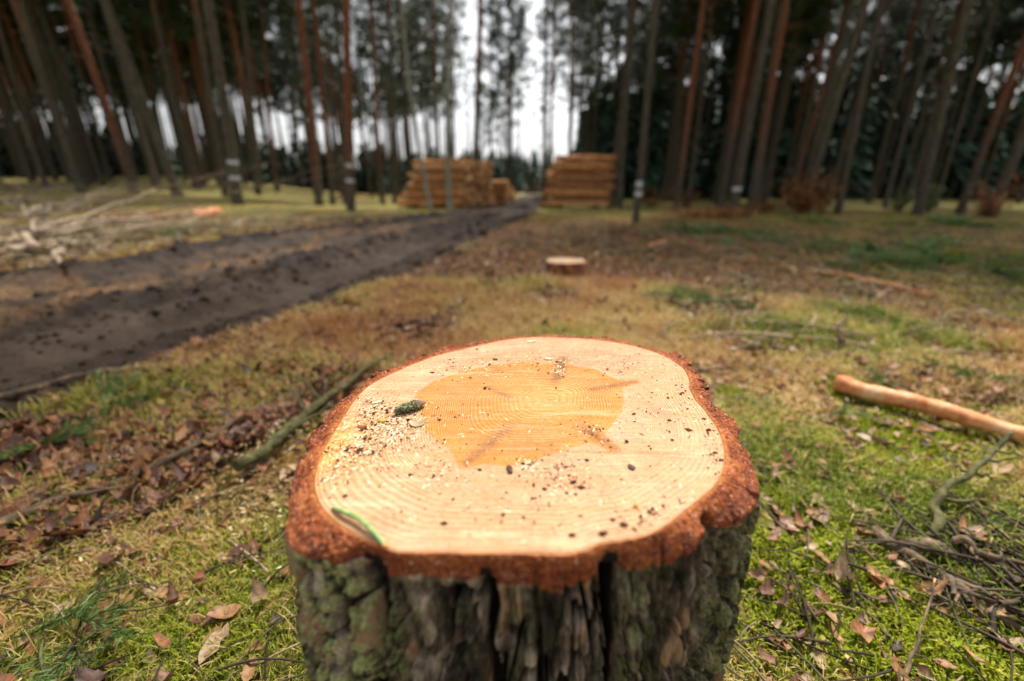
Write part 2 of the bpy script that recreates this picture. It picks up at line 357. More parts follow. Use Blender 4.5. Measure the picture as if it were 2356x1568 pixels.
def star_drop(px):
    P = np.array([on_z(a, b, ZT - .006)[:2] for a, b in px]) - pith; fr_ = .5 - .5 * np.sin(np.arctan2(P[:, 1], P[:, 0]))
    P = np.array([on_z(a, b, ZT - .005 - .012 * f_ ** 2)[:2] for (a, b), f_ in zip(px, fr_)]) - pith
    a = np.arctan2(P[:, 1], P[:, 0]); r = np.hypot(P[:, 0], P[:, 1]); o = np.argsort(a); a, r = a[o], r[o]
    return np.concatenate([a - 2 * math.pi, a, a + 2 * math.pi]), np.tile(r, 3)
outer_px = [(a, b - 16 * max(0, min(1, (b - 1270) / 40))) for a, b in outer_px]
ao, ro = star_drop(outer_px)
def sm(f, a, w=.02):
    return (f(a - w) + 2 * f(a) + f(a + w)) / 4
RW = lambda a: sm(lambda q: np.interp(q, aw, rw), a, .025)
RO = lambda a: np.maximum(sm(lambda q: np.interp(q, ao, ro), a, .008), RW(a) + .004)
stump = empty('sawn_tree_stump', (0, 0, 0))
tag(stump, 'large freshly sawn pine stump with orange heartwood and thick rusty bark in the foreground', 'tree stump')
# cut face
na, nb_ = 1080, 300
th = np.arange(na) / na * 2 * math.pi - math.pi; t = np.linspace(0, 1, nb_) ** .9
TH, TT = np.meshgrid(th, t, indexing='ij'); RWt = RW(TH)
FX = pith[0] + np.cos(TH) * RWt * TT; FY = pith[1] + np.sin(TH) * RWt * TT
# ring phase: rings follow a blend of circle (inside) and outline (outside); uneven spacing
mean = rw.mean(); rad = RWt * TT
f = TT + .045 * np.exp(-(TT / .5) ** 2) * 0
warp = .030 * ss(0, .3, TT) * (vnp((TH + math.pi) / 6.28318 * 5, TT * 2, 5, 14) - .5) + .014 * (vnp((TH + math.pi) / 6.28318 * 9, TT * 5, 9, 4) - .5) + .006 * (vnp((TH + math.pi) / 6.28318 * 40, TT * 9, 40, 5) - .5)
f = f + warp * ss(0, .15, TT)
tg = np.linspace(0, 1.05, 400)
dens = 62 * (1 + 1.3 * (vn(tg * 11, tg * 0, 9) - .5)) * (.55 + .65 * ss(.05, .45, tg) + .35 * ss(.5, .7, tg)) * 1.05
ph = np.interp(f, tg, np.concatenate([[0], np.cumsum(dens[:-1]) * (tg[1] - tg[0])]))
# heartwood signed distance
HP = np.array([on_z(a, b, ZT)[:2] for a, b in heart_px]); Q = np.stack([FX.ravel(), FY.ravel()], 1)
dmin = np.full(len(Q), 9.); ins = np.zeros(len(Q), bool)
for k in range(len(HP)):
    a, b = HP[k], HP[(k + 1) % len(HP)]; ab = b - a
    tt = np.clip(((Q - a) @ ab) / (ab @ ab), 0, 1); dmin = np.minimum(dmin, np.hypot(*(Q - a - tt[:, None] * ab).T))
    cnd = ((a[1] > Q[:, 1]) != (b[1] > Q[:, 1])); xx = (b[0] - a[0]) * (Q[:, 1] - a[1]) / (b[1] - a[1] + 1e-12) + a[0]
    ins ^= cnd & (Q[:, 0] < xx)
heart = np.where(ins, dmin, -dmin)
heart = heart + .0045 * (fbm(Q[:, 0] * 45, Q[:, 1] * 45, 31, 4) - .5)
streak = np.zeros(len(Q))
for (x0, y0, x1, y1, wd, st) in ((1185,970,1074,1066,.0052,1),(1330,975,1414,1032,.0055,1),(1345,900,1458,879,.0048,1),(1274,885,1298,825,.0055,1),(1110,887,1172,914,.0042,.9),(1225,1000,1200,1050,.002,.25),(1235,985,1290,1045,.002,.25)):
    a, b = on_z(x0, y0, ZT)[:2], on_z(x1, y1, ZT)[:2]; ab = b - a
    tt = np.clip(((Q - a) @ ab) / (ab @ ab), 0, 1); dd = np.hypot(*(Q - a - tt[:, None] * ab).T)
    streak = np.maximum(streak, st * .85 * np.exp(-(dd / wd / 1.35) ** 2) * ss(0, .25, tt + .05))
tp = on_z(735, 1035, ZT)[:2]; tp2 = on_z(830, 985, ZT)[:2]
torn = np.exp(-(np.hypot(Q[:, 0] - tp[0], (Q[:, 1] - tp[1]) * .8) / .042) ** 2)
dirty = np.exp(-(np.hypot(Q[:, 0] - tp2[0], (Q[:, 1] - tp2[1])) / .06) ** 2)
Zf = ZT + .0012 * (fbm(Q[:, 0] * 25, Q[:, 1] * 25, 12, 3) - .5) + .00035 * np.sin(ph.ravel() * 6.2832) + torn * (1 - ss(.9, .985, TT.ravel())) * (-.005 + .012 * (fbm(Q[:, 0] * 110, Q[:, 1] * 45, 13, 3) - .4))
Zf -= .0015 * ss(.985, 1, TT.ravel())
i = (np.arange(na)[:, None]) * nb_; i2 = ((np.arange(na)[:, None] + 1) % na) * nb_; j = np.arange(nb_ - 1)[None]
F = np.stack([i + j, i + j + 1, i2 + j + 1, i2 + j], -1).reshape(-1, 4)
g = NT('sawn_face')
phs = g.attr('phase'); fr = g.math('FRACT', phs)
fine = g.noise(160, 4, .65); fib = g.noise(420, 3, .7); broad = g.noise(9, 3, .5)
late = g.math('MULTIPLY', g.step(fr, .35, .85), g.math('SUBTRACT', 1.0, g.step(fr, .90, 1.0)))
late = g.math('MULTIPLY', late, g.step(g.math('ADD', g.noise(9, 3, .6), g.math('MULTIPLY', fib, .35)), .50, .85))
sap = g.mix(g.step(broad, .35, .65), (.55, .315, .172), (.61, .39, .225))
sap = g.mix(g.math('MULTIPLY', g.step(g.noise(5, 4, .6), .48, .66), .7), sap, (.60, .36, .225))
sap = g.mix(g.math('MULTIPLY', g.step(g.noise(17, 5, .7), .56, .70), .6), sap, (.74, .52, .28))
sap = g.mix(g.math('MULTIPLY', g.math('MULTIPLY', late, .75), g.step(g.noise(13, 3, .6), .36, .62)), sap, (.50, .21, .08))
hrt = g.mix(g.step(broad, .35, .7), (.53, .205, .036), (.60, .30, .085))
hrt = g.mix(g.math('MULTIPLY', late, .8), hrt, (.50, .16, .03))
inner = g.step(g.attr('phase'), 13.0, 0.0)
hrt = g.mix(g.math('MULTIPLY', inner, .5), hrt, (.64, .36, .12))
hv = g.attr('heart')
hv = g.math('ADD', hv, g.math('MULTIPLY', g.attr('streak'), .010)); c = g.mix(g.step(hv, -.0018, .0010), sap, hrt)
edge = g.math('MULTIPLY', g.step(hv, -.001, .003), g.math('SUBTRACT', 1, g.step(hv, .006, .022)))
c = g.mix(g.math('MULTIPLY', edge, .45), c, (.70, .26, .035))
mp3 = g.n('ShaderNodeMapping'); mp3.inputs['Rotation'].default_value = (0, 0, R(-28)); mp3.inputs['Scale'].default_value = (2.5, 140, 1); tc3 = g.n('ShaderNodeTexCoord'); g.l(tc3.outputs['Object'], mp3.inputs[0]); sc3 = g.noise(1.0, 2, .5, mp3.outputs[0])
c = g.mix(g.math('MULTIPLY', g.step(sc3, .40, .30), .45), c, (.46, .20, .07))
c = g.mix(g.math('MULTIPLY', g.attr('streak'), g.step(fib, .2, .5)), c, (.22, .10, .035))
# saw marks: fine straight lines
mp = g.n('ShaderNodeMapping'); mp.inputs['Rotation'].default_value = (0, 0, R(-24)); mp.inputs['Scale'].default_value = (18, 330, 1)
tc = g.n('ShaderNodeTexCoord'); g.l(tc.outputs['Object'], mp.inputs[0])
saw = g.noise(1.0, 3, .6, mp.outputs[0])
c = g.mix(g.math('MULTIPLY', g.step(saw, .52, .7), .30), c, (.76, .56, .36))
c = g.mix(g.math('MULTIPLY', g.step(saw, .48, .30), .30), c, (.60, .30, .13))
c = g.mix(g.math('MULTIPLY', g.step(fine, .53, .66), .40), c, (.50, .23, .09))
mp2 = g.n('ShaderNodeMapping'); mp2.inputs['Rotation'].default_value = (0, 0, R(-31)); mp2.inputs['Scale'].default_value = (7, 62, 1); g.l(tc.outputs['Object'], mp2.inputs[0])
grv = g.noise(1.0, 4, .65, mp2.outputs[0]); c = g.mix(g.math('MULTIPLY', g.step(grv, .50, .36), .35), c, (.58, .30, .13)); c = g.mix(g.math('MULTIPLY', g.step(grv, .56, .68), .35), c, (.76, .57, .35))
c = g.mix(g.math('MULTIPLY', g.step(g.noise(260, 5, .8), .60, .66), .75), c, (.22, .085, .035))
c = g.mix(g.math('MULTIPLY', g.step(fib, .60, .72), .45), c, (.84, .70, .50))
c = g.mix(g.math('MULTIPLY', g.attr('dirty'), g.step(g.noise(90, 4, .7), .50, .62)), c, (.20, .10, .045))
c = g.mix(g.math('MULTIPLY', g.attr('torn'), .85), c, g.ramp(g.noise(140, 4, .7), [(.3, (.45, .15, .03)), (.5, (.80, .36, .08)), (.7, (.9, .68, .42))]))
c = g.mix(g.step(g.attr('rim'), .985, .998), c, (.42, .15, .035))
mot = g.math('ADD', g.math('MULTIPLY', g.noise(34, 6, .75), .5), g.math('MULTIPLY', g.noise(210, 4, .8), .5)); c = g.mix(.5, c, g.ramp(mot, [(.40, (.62, .54, .50)), (.50, (.90, .86, .84)), (.60, (1, 1, 1))]), 'MULTIPLY')
sc_ = g.math('SUBTRACT', g.math('MULTIPLY', saw, .5), g.math('MULTIPLY', late, .35)); sc_ = g.math('ADD', sc_, g.math('MULTIPLY', fib, .7))
sc_ = g.math('ADD', sc_, g.math('MULTIPLY', grv, 1.2)); g.bump(sc_, .9, .0016)
M_face = g.done(c, .72, .2)
npmesh('cut_face', np.stack([FX.ravel(), FY.ravel(), Zf], 1), F, M_face,
       {'phase': ph.ravel(), 'heart': heart, 'streak': streak, 'torn': np.clip(torn * 1.3, 0, 1), 'dirty': dirty, 'rim': TT.ravel()}, parent=stump)
# bark: rim then side
na = 1500; nrim = 26; nside = 230
th = np.arange(na) / na * 2 * math.pi - math.pi
def ang(px, py):
    p = on_z(px, py, ZT - .006)[:2] - pith; return math.atan2(p[1], p[0])
def wrap(a): return (a + math.pi) % (2 * math.pi) - math.pi
U = (th + math.pi) / (2 * math.pi)
furr = [(ang(838, 1300), .030, .040, 1.0), (ang(1110, 1325), .022, .030, .9), (ang(1240, 1350), .010, .018, .3), (ang(1440, 1298), .030, .038, 1.0), (ang(1655, 1205), .028, .036, .9), (ang(1716, 1120), .018, .024, .5), (ang(700, 1290), .012, .016, .4), (ang(960, 1325), .009, .014, .2), (ang(1340, 1340), .010, .014, .3), (ang(1560, 1262), .009, .013, .5)]
rng2 = np.random.default_rng(3)
for k in range(24):
    a = rng2.uniform(.0, 3.3) - .1; furr.append((a, rng2.uniform(.01, .025), rng2.uniform(.012, .03), 1.0))
def voro(u, v, per, seed):
    ui, vi = np.floor(u), np.floor(v); f1 = np.full(u.shape, 9.); f2 = np.full(u.shape, 9.); idr = np.zeros(u.shape)
    for du in (-1, 0, 1):
        for dv in (-1, 0, 1):
            cu, cv = ui + du, vi + dv; jx, jy = _h(cu % per, cv, seed), _h(cu % per, cv, seed + 1)
            d_ = np.hypot(cu + jx - u, cv + jy - v); rr_ = _h(cu % per, cv, seed + 2); nr_ = d_ < f1
            f2 = np.where(nr_, f1, np.minimum(f2, d_)); idr = np.where(nr_, rr_, idr); f1 = np.where(nr_, d_, f1)
    return f2 - f1, idr
def side_depth(TH, S, want=False):       # S: metres below the face
    UU = (TH + math.pi) / (2 * math.pi)
    d = np.zeros_like(TH)
    for k, (a, wd, dp, top) in enumerate(furr):
        wob = .05 * (vn(S * 9, S * 0 + k * 3.3, 50) - .5) + .025 * (vn(S * 30, S * 0 + k * 7.3, 51) - .5)
        wv = wd * (.55 + .9 * vn(S * 12, S * 0 + k * 2.1, 52))
        x = np.abs(wrap(TH - a - wob)) / wv * 1.1
        d = np.maximum(d, dp * np.exp(-x ** 3) * (top + (1 - top) * ss(0, .05, S)))
    big = d.copy(); d = np.zeros_like(TH)
    xn = vnp(UU * 46 + 0, S * 9, 46, 61) * .6 + vnp(UU * 92, S * 22, 92, 62) * .4
    d = np.maximum(d, .014 * np.exp(-((xn - .5) / .045) ** 2) * ss(0, .02, S))
    x2 = vnp(UU * 110, S * 16, 110, 66); d = np.maximum(d, .009 * np.exp(-((x2 - .5) / .06) ** 2) * ss(0, .015, S))
    wu = .5 * (vnp(UU * 60, S * 30, 60, 80) - .5)
    e1, i1_ = voro(UU * 54 + wu, S * 6.5 + wu, 54, 81); e2, i2_ = voro(UU * 170 + wu, S * 20 + 2 * wu, 170, 91)
    if want: return .45 * i1_ + .55 * i2_
    d = d + .010 * i1_ + .006 * i2_ + .014 * (1 - ss(0, .13, e1)) + .005 * (1 - ss(0, .25, e2)) - .012
    if want: return .45 * i1_ + .55 * i2_
    fd = .15 + .85 * ss(.002, .022, S)
    plate = vnp(UU * 60, S * 26, 60, 63)
    pf = vnp(UU * 130, S * 60, 130, 67); d = d + .004 * np.floor(plate * 4) / 4 + .003 * np.floor(pf * 3.5) / 3.5 + .004 * vnp(UU * 300, S * 75, 300, 64) + .003 * vnp(UU * 700, S * 200, 700, 65)
    d = d * fd
    return np.maximum(big, d) + .35 * np.minimum(big, d)
rows = []
front = .5 - .5 * np.sin(th)      # 1 towards the camera
drop = .005 + .012 * front ** 2 + .006 * (vnp(U * 34, U * 0, 34, 70) - .5)
for k in range(nrim):
    q = k / (nrim - 1)
    r_ = RW(th) * .997 + (RO(th) - RW(th) * .997) * q
    r_ = r_ - side_depth(th, np.zeros(na)) * ss(.45, 1, q) * .75
    r_ = np.maximum(r_, RW(th) * .997 + .001 * q)
    rg = vnp(U * 700, U * 0 + q * 12, 700, 71) * .5 + vnp(U * 260, U * 0 + q * 5, 260, 72) * .5
    z = ZT - .0005 - drop * q ** 1.6 + (rg - .45) * .0055 * ss(0, .25, q) + .003 * (vnp(U * 90, U * 0 + q * 3, 90, 73) - .5) * q
    rows.append((r_, z, np.full(na, 1.0), side_depth(th, np.zeros(na)) * ss(.3, 1, q)))
ztop = rows[-1][1]; H = ZT + .05
for k in range(1, nside + 1):
    q = k / nside; S = q * H
    e = 1 - np.exp(-q * 60)
    d = side_depth(th, np.full(na, S)); flare = 1 + .10 * S + .12 * ss(.7, 1, q) ** 2
    r_ = RO(th) * flare - d * (.6 + .4 * e) * (1) + .002 * e
    rows.append((r_, ztop + (-.05 - ztop) * q, 1 - ss(.0, .004, S + .003 * (vnp(U * 180, U * 0, 180, 75) - .5) - .006 * np.maximum(0, vnp(U * 16, U * 0 + 1, 16, 76) - .45) * 2 + .006 * (vnp(U * 60, S * 40 + U * 0, 60, 78) - .5)), d))
Rr = np.array([a[0] for a in rows]); Zr = np.array([a[1] for a in rows]); Rm = np.array([a[2] for a in rows]); Dp = np.array([a[3] for a in rows])
V = np.stack([pith[0] + Rr * np.cos(th), pith[1] + Rr * np.sin(th), Zr], -1).reshape(-1, 3)
n_ = len(rows); i = np.arange(n_ - 1)[:, None] * na; j = np.arange(na)[None]; j2 = (j + 1) % na
F = np.stack([i + j, i + na + j, i + na + j2, i + j2], -1).reshape(-1, 4)
plt_ = np.concatenate([np.full((nrim, na), .5)] + [side_depth(th, np.full(na, k / nside * H), True)[None] for k in range(1, nside + 1)])
qq = np.concatenate([np.linspace(0, 1, nrim), np.ones(nside)])[:, None] + 0 * Rr
lich = np.zeros_like(Rr)
for (px, py, wd, st) in ((700, 1290, .15, 1.0), (760, 1300, .08, .5), (1735, 1140, .12, .5), (1690, 1190, .06, .3), (1180, 1345, .06, .25), (1500, 1280, .08, .35)):
    lich = np.maximum(lich, st * np.exp(-(wrap(th - ang(px, py)) / wd) ** 2)[None] + 0 * Zr)
g = NT('thick_bark')
v = g.co((1, 1, .35)); n = g.noise(60, 6, .7, v); nf = g.noise(260, 4, .7); nm = g.noise(22, 4, .6)
grey = g.ramp(n, [(.38, (.008, .006, .004)), (.47, (.042, .032, .024)), (.56, (.12, .095, .072)), (.67, (.36, .29, .22))])
olive = g.ramp(nf, [(.38, (.014, .014, .005)), (.52, (.055, .055, .020)), (.65, (.17, .17, .07))])
grey = g.mix(g.math('MULTIPLY', g.step(nm, .45, .6), .4), grey, olive)
grey = g.mix(g.step(g.attr('plate'), .62, .80), grey, g.ramp(n, [(.36, (.07, .05, .038)), (.5, (.25, .20, .15)), (.64, (.54, .45, .35))]))
grey = g.mix(g.math('MULTIPLY', g.step(g.attr('plate'), .36, .22), .8), grey, g.ramp(n, [(.4, (.012, .008, .006)), (.6, (.07, .040, .024))]))
fl = g.step(g.noise(30, 2, .4, g.co((1, 1, .25))), .59, .64); grey = g.mix(g.math('MULTIPLY', fl, .75), grey, g.ramp(n, [(.3, (.22, .11, .05)), (.7, (.55, .38, .24))]))
lc = g.ramp(nf, [(.3, (.13, .14, .05)), (.5, (.30, .33, .13)), (.7, (.56, .58, .30))])
lm = g.math('MULTIPLY', g.math('ADD', g.attr('lichen'), .02), g.step(g.noise(75, 5, .7), .44, .56)); lm = g.math('MULTIPLY', lm, g.step(g.attr('depth'), .018, .006))
grey = g.mix(g.math('MULTIPLY', lm, 1.15, True), grey, lc)
rust = g.ramp(g.math('ADD', g.math('MULTIPLY', nf, .55), g.math('MULTIPLY', nm, .45)), [(.36, (.05, .012, .006)), (.46, (.19, .046, .015)), (.57, (.36, .105, .030)), (.70, (.62, .28, .12))])
rust = g.mix(g.math('MULTIPLY', g.step(g.attr('outward'), .35, .95), g.step(g.noise(55, 4, .6), .42, .62)), rust, g.ramp(nf, [(.35, (.05, .014, .008)), (.55, (.20, .055, .028)), (.7, (.42, .19, .12))]))
rust = g.mix(g.step(g.noise(110, 5, .75), .62, .68), rust, (.62, .36, .22))
rust = g.mix(g.step(g.noise(500, 2, .5), .66, .72), rust, (.85, .58, .38))
c = g.mix(g.step(g.math('ADD', g.attr('rust'), g.math('MULTIPLY', g.math('SUBTRACT', nm, .5), .7)), .40, .6), grey, rust)
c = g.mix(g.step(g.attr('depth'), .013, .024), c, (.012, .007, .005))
c = g.mix(g.math('MULTIPLY', g.attr('cambium'), .8), c, g.mix(g.step(nf, .4, .6), (.26, .08, .02), (.50, .19, .05)))
g.bump(g.math('ADD', n, g.math('MULTIPLY', nf, .7)), .9, .003)
M_stbark = g.done(c, .85, .2)
q = np.zeros_like(Rr); q[:nrim] = (1 - ss(0, .18, np.linspace(0, 1, nrim)))[:, None]
npmesh('bark', V, F, M_stbark, {'rust': Rm.ravel(), 'depth': Dp.ravel(), 'lichen': lich.ravel(), 'cambium': q.ravel(), 'plate': plt_.ravel(), 'outward': qq.ravel()}, parent=stump)

# debris on the sawn face
def facep(px, py): return on_z(px, py, ZT)
M_crumb = tinted('crumbs', [(0, (.02, .012, .008)), (.4, (.09, .03, .014)), (.7, (.30, .10, .03)), (1, (.70, .40, .16))], .8, .2)
M_dust = tinted('sawdust', [(0, (.75, .50, .26)), (.6, (.88, .70, .46)), (1, (.93, .82, .62))], .8, .2)
def inside(p): 
    d = p[:2] - pith; return math.hypot(*d) < RW(np.array(math.atan2(d[1], d[0]))) * .985
M_gchip = tinted('weathered_chips', [(0, (.30, .20, .08)), (.6, (.55, .42, .20)), (1, (.72, .60, .36))], .8, .2)
mb = MB(); mb2 = MB()
clus = [(905, 985, 75, 45, 330, .6), (860, 945, 60, 35, 170, .6), (820, 1040, 70, 40, 240, .6), (1010, 1085, 70, 35, 90, .4), (760, 1090, 40, 40, 60, .5), (1290, 1095, 60, 40, 150, .25), (1215, 1070, 25, 12, 50, .3), (1570, 910, 40, 50, 110, .2), (1640, 1010, 25, 60, 60, .2), (1230, 830, 120, 22, 120, .6), (1080, 850, 100, 22, 120, .4), (1440, 840, 90, 30, 90, .3), (1360, 990, 40, 25, 60, .2), (1290, 850, 14, 18, 40, .5), (960, 1010, 230, 110, 160, .4), (1300, 1150, 330, 90, 120, .2), (1450, 950, 160, 120, 120, .3), (1180, 1190, 350, 60, 60, .2), (1490, 1180, 60, 30, 50, .15)]
ico = np.array([(1,0,0),(-1,0,0),(0,1,0),(0,-1,0),(0,0,1),(0,0,-1)], float); icf = np.array([(0,2,4),(2,1,4),(1,3,4),(3,0,4),(2,0,5),(1,2,5),(3,1,5),(0,3,5)])
for cx, cy, sx, sy, n, pale in clus:
    for k in range(int(n * 1.9)):
        p = facep(cx + rng.normal() * sx * .6, cy + rng.normal() * sy * .6)
        if not inside(p): continue
        a = rng.uniform(0, math.pi)
        ca, sa = math.cos(a), math.sin(a)
        if rng.random() < pale:
            L = rng.uniform(.001, .0045); W = rng.uniform(.0003, .0009); S = np.array([L, W, W * .6])
        else:
            s = .00048 * math.exp(rng.normal() * .55); S = np.array([s * rng.uniform(1, 2.2), s, s * .7]) 
        v = ico * S * rng.uniform(.75, 1.25, (6, 1)); v = np.stack([v[:, 0] * ca - v[:, 1] * sa, v[:, 0] * sa + v[:, 1] * ca, v[:, 2]], 1) + p + [0, 0, S[2] * .7]
        if S[0] > S[1] * 3: mb2.add(v, icf, rng.random())
        else: mb.add(v, icf, min(1, abs(rng.normal()) * .45))
for (px, py, s) in ((1022, 1206, .0036), (1435, 1209, .0042), (1352, 1030, .0), (1386, 1230, .0036), (1410, 1198, .003), (1316, 1233, .0034), (1540, 968, .003), (1460, 971, .002), (1645, 1043, .003), (1659, 1060, .003), (1570, 905, .003), (1500, 905, .0024), (1035, 829, .003), (1620, 965, .003), (1337, 1123, .004), (1318, 1112, .0035), (1350, 1060, .003), (795, 1142, .003), (1010, 857, .0022)):
    if s:
        p = facep(px, py); v = ico * np.array([s, s * .7, s * .35]) + p + [0, 0, s * .2]; mb.add(v, icf, rng.uniform(0, .35))
tag(mb.build('bark_crumbs', M_crumb, smooth=False), 'dark crumbs of bark and dirt strewn over the sawn face of the big stump', 'crumbs', kind='stuff')
tag(mb2.build('sawdust', M_dust, smooth=False), 'pale sawdust fibres and splinters scattered over the sawn face of the big stump', 'sawdust', kind='stuff')

# the bark chip lying on the face
a, b = facep(907, 957), facep(985, 932)
d = (b - a); L = np.linalg.norm(d); nn, kk = 40, 26
tt = np.linspace(0, 1, nn); path = a + d * tt[:, None] + np.array([0, 0, .0052]) 
prof = np.clip(np.sin(np.clip(tt * 1.04 + .02, 0, 1) * math.pi), 0, 1) ** .55 * .0074 * (1 + .25 * (vn(tt * 8, tt * 0, 3) - .5))
V, Fl = tube(path, prof, kk, .16, 5); cz = ZT + .0052
V[:, 2] = cz + (V[:, 2] - cz) * .72; V += (np.stack([vn(V[:, 0] * 900, V[:, 1] * 900 + V[:, 2] * 500, s) for s in (1, 2, 3)], 1) - .5) * .0011
V[:, 2] = np.maximum(V[:, 2], ZT + .0002)
g = NT('chip_bark'); n = g.noise(320, 5, .7); nm = g.noise(120, 3)
c = g.ramp(n, [(.35, (.018, .015, .012)), (.55, (.07, .055, .04)), (.72, (.26, .17, .10))])
sp = g.n('ShaderNodeSeparateXYZ'); tc = g.n('ShaderNodeTexCoord'); g.l(tc.outputs['Generated'], sp.inputs[0])
c = g.mix(g.math('MULTIPLY', g.step(g.noise(260, 4, .7), .48, .58), g.step(sp.outputs[1], .75, .35)), c, (.20, .30, .10))
c = g.mix(g.math('MULTIPLY', g.step(sp.outputs[0], .45, .85), g.step(sp.outputs[1], .4, .8)), c, (.30, .17, .10)); g.bump(n, .8, .002)
chip = npmesh('bark_chip', V, Fl, g.done(c, .8)); tag(chip, 'dark curled bark chip with green lichen lying left of the heartwood on the stump', 'bark chip')
# flat chips, curled flake, needles
def slab(name, px, py, L, W, T, rot, mat, label, cat, seed, curl=0.0):
    p = facep(px, py); k = 12; th_ = np.arange(k) / k * 2 * math.pi
    rr_ = .75 + .5 * _h(np.arange(k), np.zeros(k), seed); x = np.cos(th_) * L / 2 * rr_; y = np.sin(th_) * W / 2 * rr_
    ca, sa = math.cos(rot), math.sin(rot); zz = curl * (x / L) ** 2
    P = np.stack([p[0] + x * ca - y * sa, p[1] + x * sa + y * ca, ZT + .0006 + zz], 1)
    V = np.vstack([P, P + [0, 0, T], [[p[0], p[1], ZT + .0006]], [[p[0], p[1], ZT + .0006 + T * 1.3]]])
    j = np.arange(k); j2 = (j + 1) % k
    o = npmesh(name, V, [np.stack([j, j2, k + j2, k + j], 1), np.vstack([np.stack([np.full(k, 2 * k), j2, j], 1), np.stack([np.full(k, 2 * k + 1), k + j, k + j2], 1)])], mat, {'tint': np.full(len(V), .75)}, smooth=False)
    return tag(o, label, cat)
g = NT('amber_wood'); M_amber = g.done(g.ramp(g.noise(200, 3), [(.3, (.30, .15, .03)), (.7, (.62, .36, .08))]), .5)
g = NT('reddish_bark'); M_red = g.done(g.ramp(g.noise(200, 3), [(.3, (.20, .045, .015)), (.7, (.42, .12, .04))]), .7)
g = NT('grey_flake'); M_flake = g.done(g.ramp(g.noise(160, 4), [(.35, (.26, .19, .10)), (.65, (.48, .38, .24))]), .5)
g = NT('pale_chip'); M_pale = g.done(g.ramp(g.noise(200, 3), [(.3, (.78, .56, .30)), (.7, (.92, .76, .50))]), .7)
g = NT('dark_scale'); M_scale = g.done(g.ramp(g.noise(200, 3), [(.3, (.02, .012, .012)), (.7, (.10, .05, .035))]), .6)
slab('wood_chip', 880, 969, .013, .008, .0012, -.3, M_amber, 'small amber wood chip on the sawn face just left of the lichened bark chip', 'wood chip', 4)
slab('bark_flake', 833, 985, .010, .005, .0014, -.1, M_red, 'small reddish bark flake near the left edge of the sawn face', 'bark flake', 6)
slab('dry_scale', 962, 978, .016, .013, .0007, .3, M_flake, 'papery greyish brown flake just below the lichened bark chip', 'flake', 9, .003)
slab('wood_chip', 868, 928, .013, .004, .0012, .5, M_pale, 'pale wood shaving above the amber chip on the sawn face', 'wood chip', 14)
slab('wood_chip', 1222, 788, .016, .005, .0015, .3, M_pale, 'pale wood chip at the far rim of the sawn face', 'wood chip', 17)
slab('wood_chip', 1262, 828, .012, .006, .0015, -.2, M_pale, 'pale chip among sawdust behind the heartwood of the stump', 'wood chip', 18)
slab('bark_flake', 1173, 1083, .004, .011, .0016, .25, M_scale, 'dark narrow bark scale lying just in front of the heartwood', 'bark flake', 21, .004)
slab('bark_flake', 1453, 1078, .005, .009, .0014, .5, M_scale, 'dark bark scale lying right of the front heartwood edge', 'bark flake', 22)
slab('bark_flake', 1140, 829, .008, .004, .0014, -.4, M_scale, 'black bark flake behind the heartwood near the far left rim', 'bark flake', 23)
g = NT('green_needle'); M_gn = g.done(g.ramp(g.noise(150, 3), [(.3, (.14, .25, .06)), (.7, (.36, .50, .20))]), .4, .5)
g = NT('needle_sheath'); M_gs = g.done((.60, .30, .10), .6)
pn = empty('pine_needle', facep(880, 1245)); tag(pn, 'green pair of pine needles lying near the front left edge of the sawn face', 'pine needle')
def wp(*pts, z=.0012): return np.array([facep(a, b) + [0, 0, z] for a, b in pts])
for off, nm_ in ((0, 'needle'), (3, 'needle')):
    P = curve(wp((765 + off, 1172 + off * .8), (790, 1186 + off * .3), (825, 1202 + off), (855, 1228 + off * .4), (884, 1255)), 26)
    P[:, 2] += .004 * np.sin(np.linspace(0, math.pi, 26)); V, Fl = tube(P, np.interp(np.linspace(0, 1, 26), [0, .1, 1], [.0012, .0019, .0019]), 7)
    npmesh(nm_, V - np.array(pn.location), Fl, M_gn, parent=pn)
V, Fl = tube(curve(wp((880, 1250), (888, 1262)), 6), .0018, 7); npmesh('sheath', V - np.array(pn.location), Fl, M_gs, parent=pn)
# splinters standing on the far rim
for (px, py, lab) in ((1385, 783, 'thin pale splinter standing up on the far rim of the sawn face'), ):
    mbs = MB(); p = facep(px, py)
    for k in range(4):
        q = p + [rng.uniform(-.008, .008), rng.uniform(-.003, .003), -.001]; V, Fl = tube(np.array([q, q + [rng.uniform(-.003, .003), 0, rng.uniform(.004, .009)]]), [.0006, .0002], 4); mbs.addm(V, Fl, .5)
    tag(mbs.build('splinter', M_pale), 'tuft of thin pale splinters standing on the far rim of the sawn face', 'splinter')
# dry shoot by the bark
p = on_z(1700, 1470, .25); P0 = np.array([on_y(1702, 1480, .30), on_y(1706, 1460, .305), on_y(1718, 1445, .31), on_y(1739, 1431, .315)])
V, Fl = tube(curve(P0, 14), np.linspace(.0009, .0006, 14), 6)
tag(npmesh('dry_shoot', V, Fl, M_dead), 'thin dry bent shoot sticking out from the right side of the stump bark', 'twig')

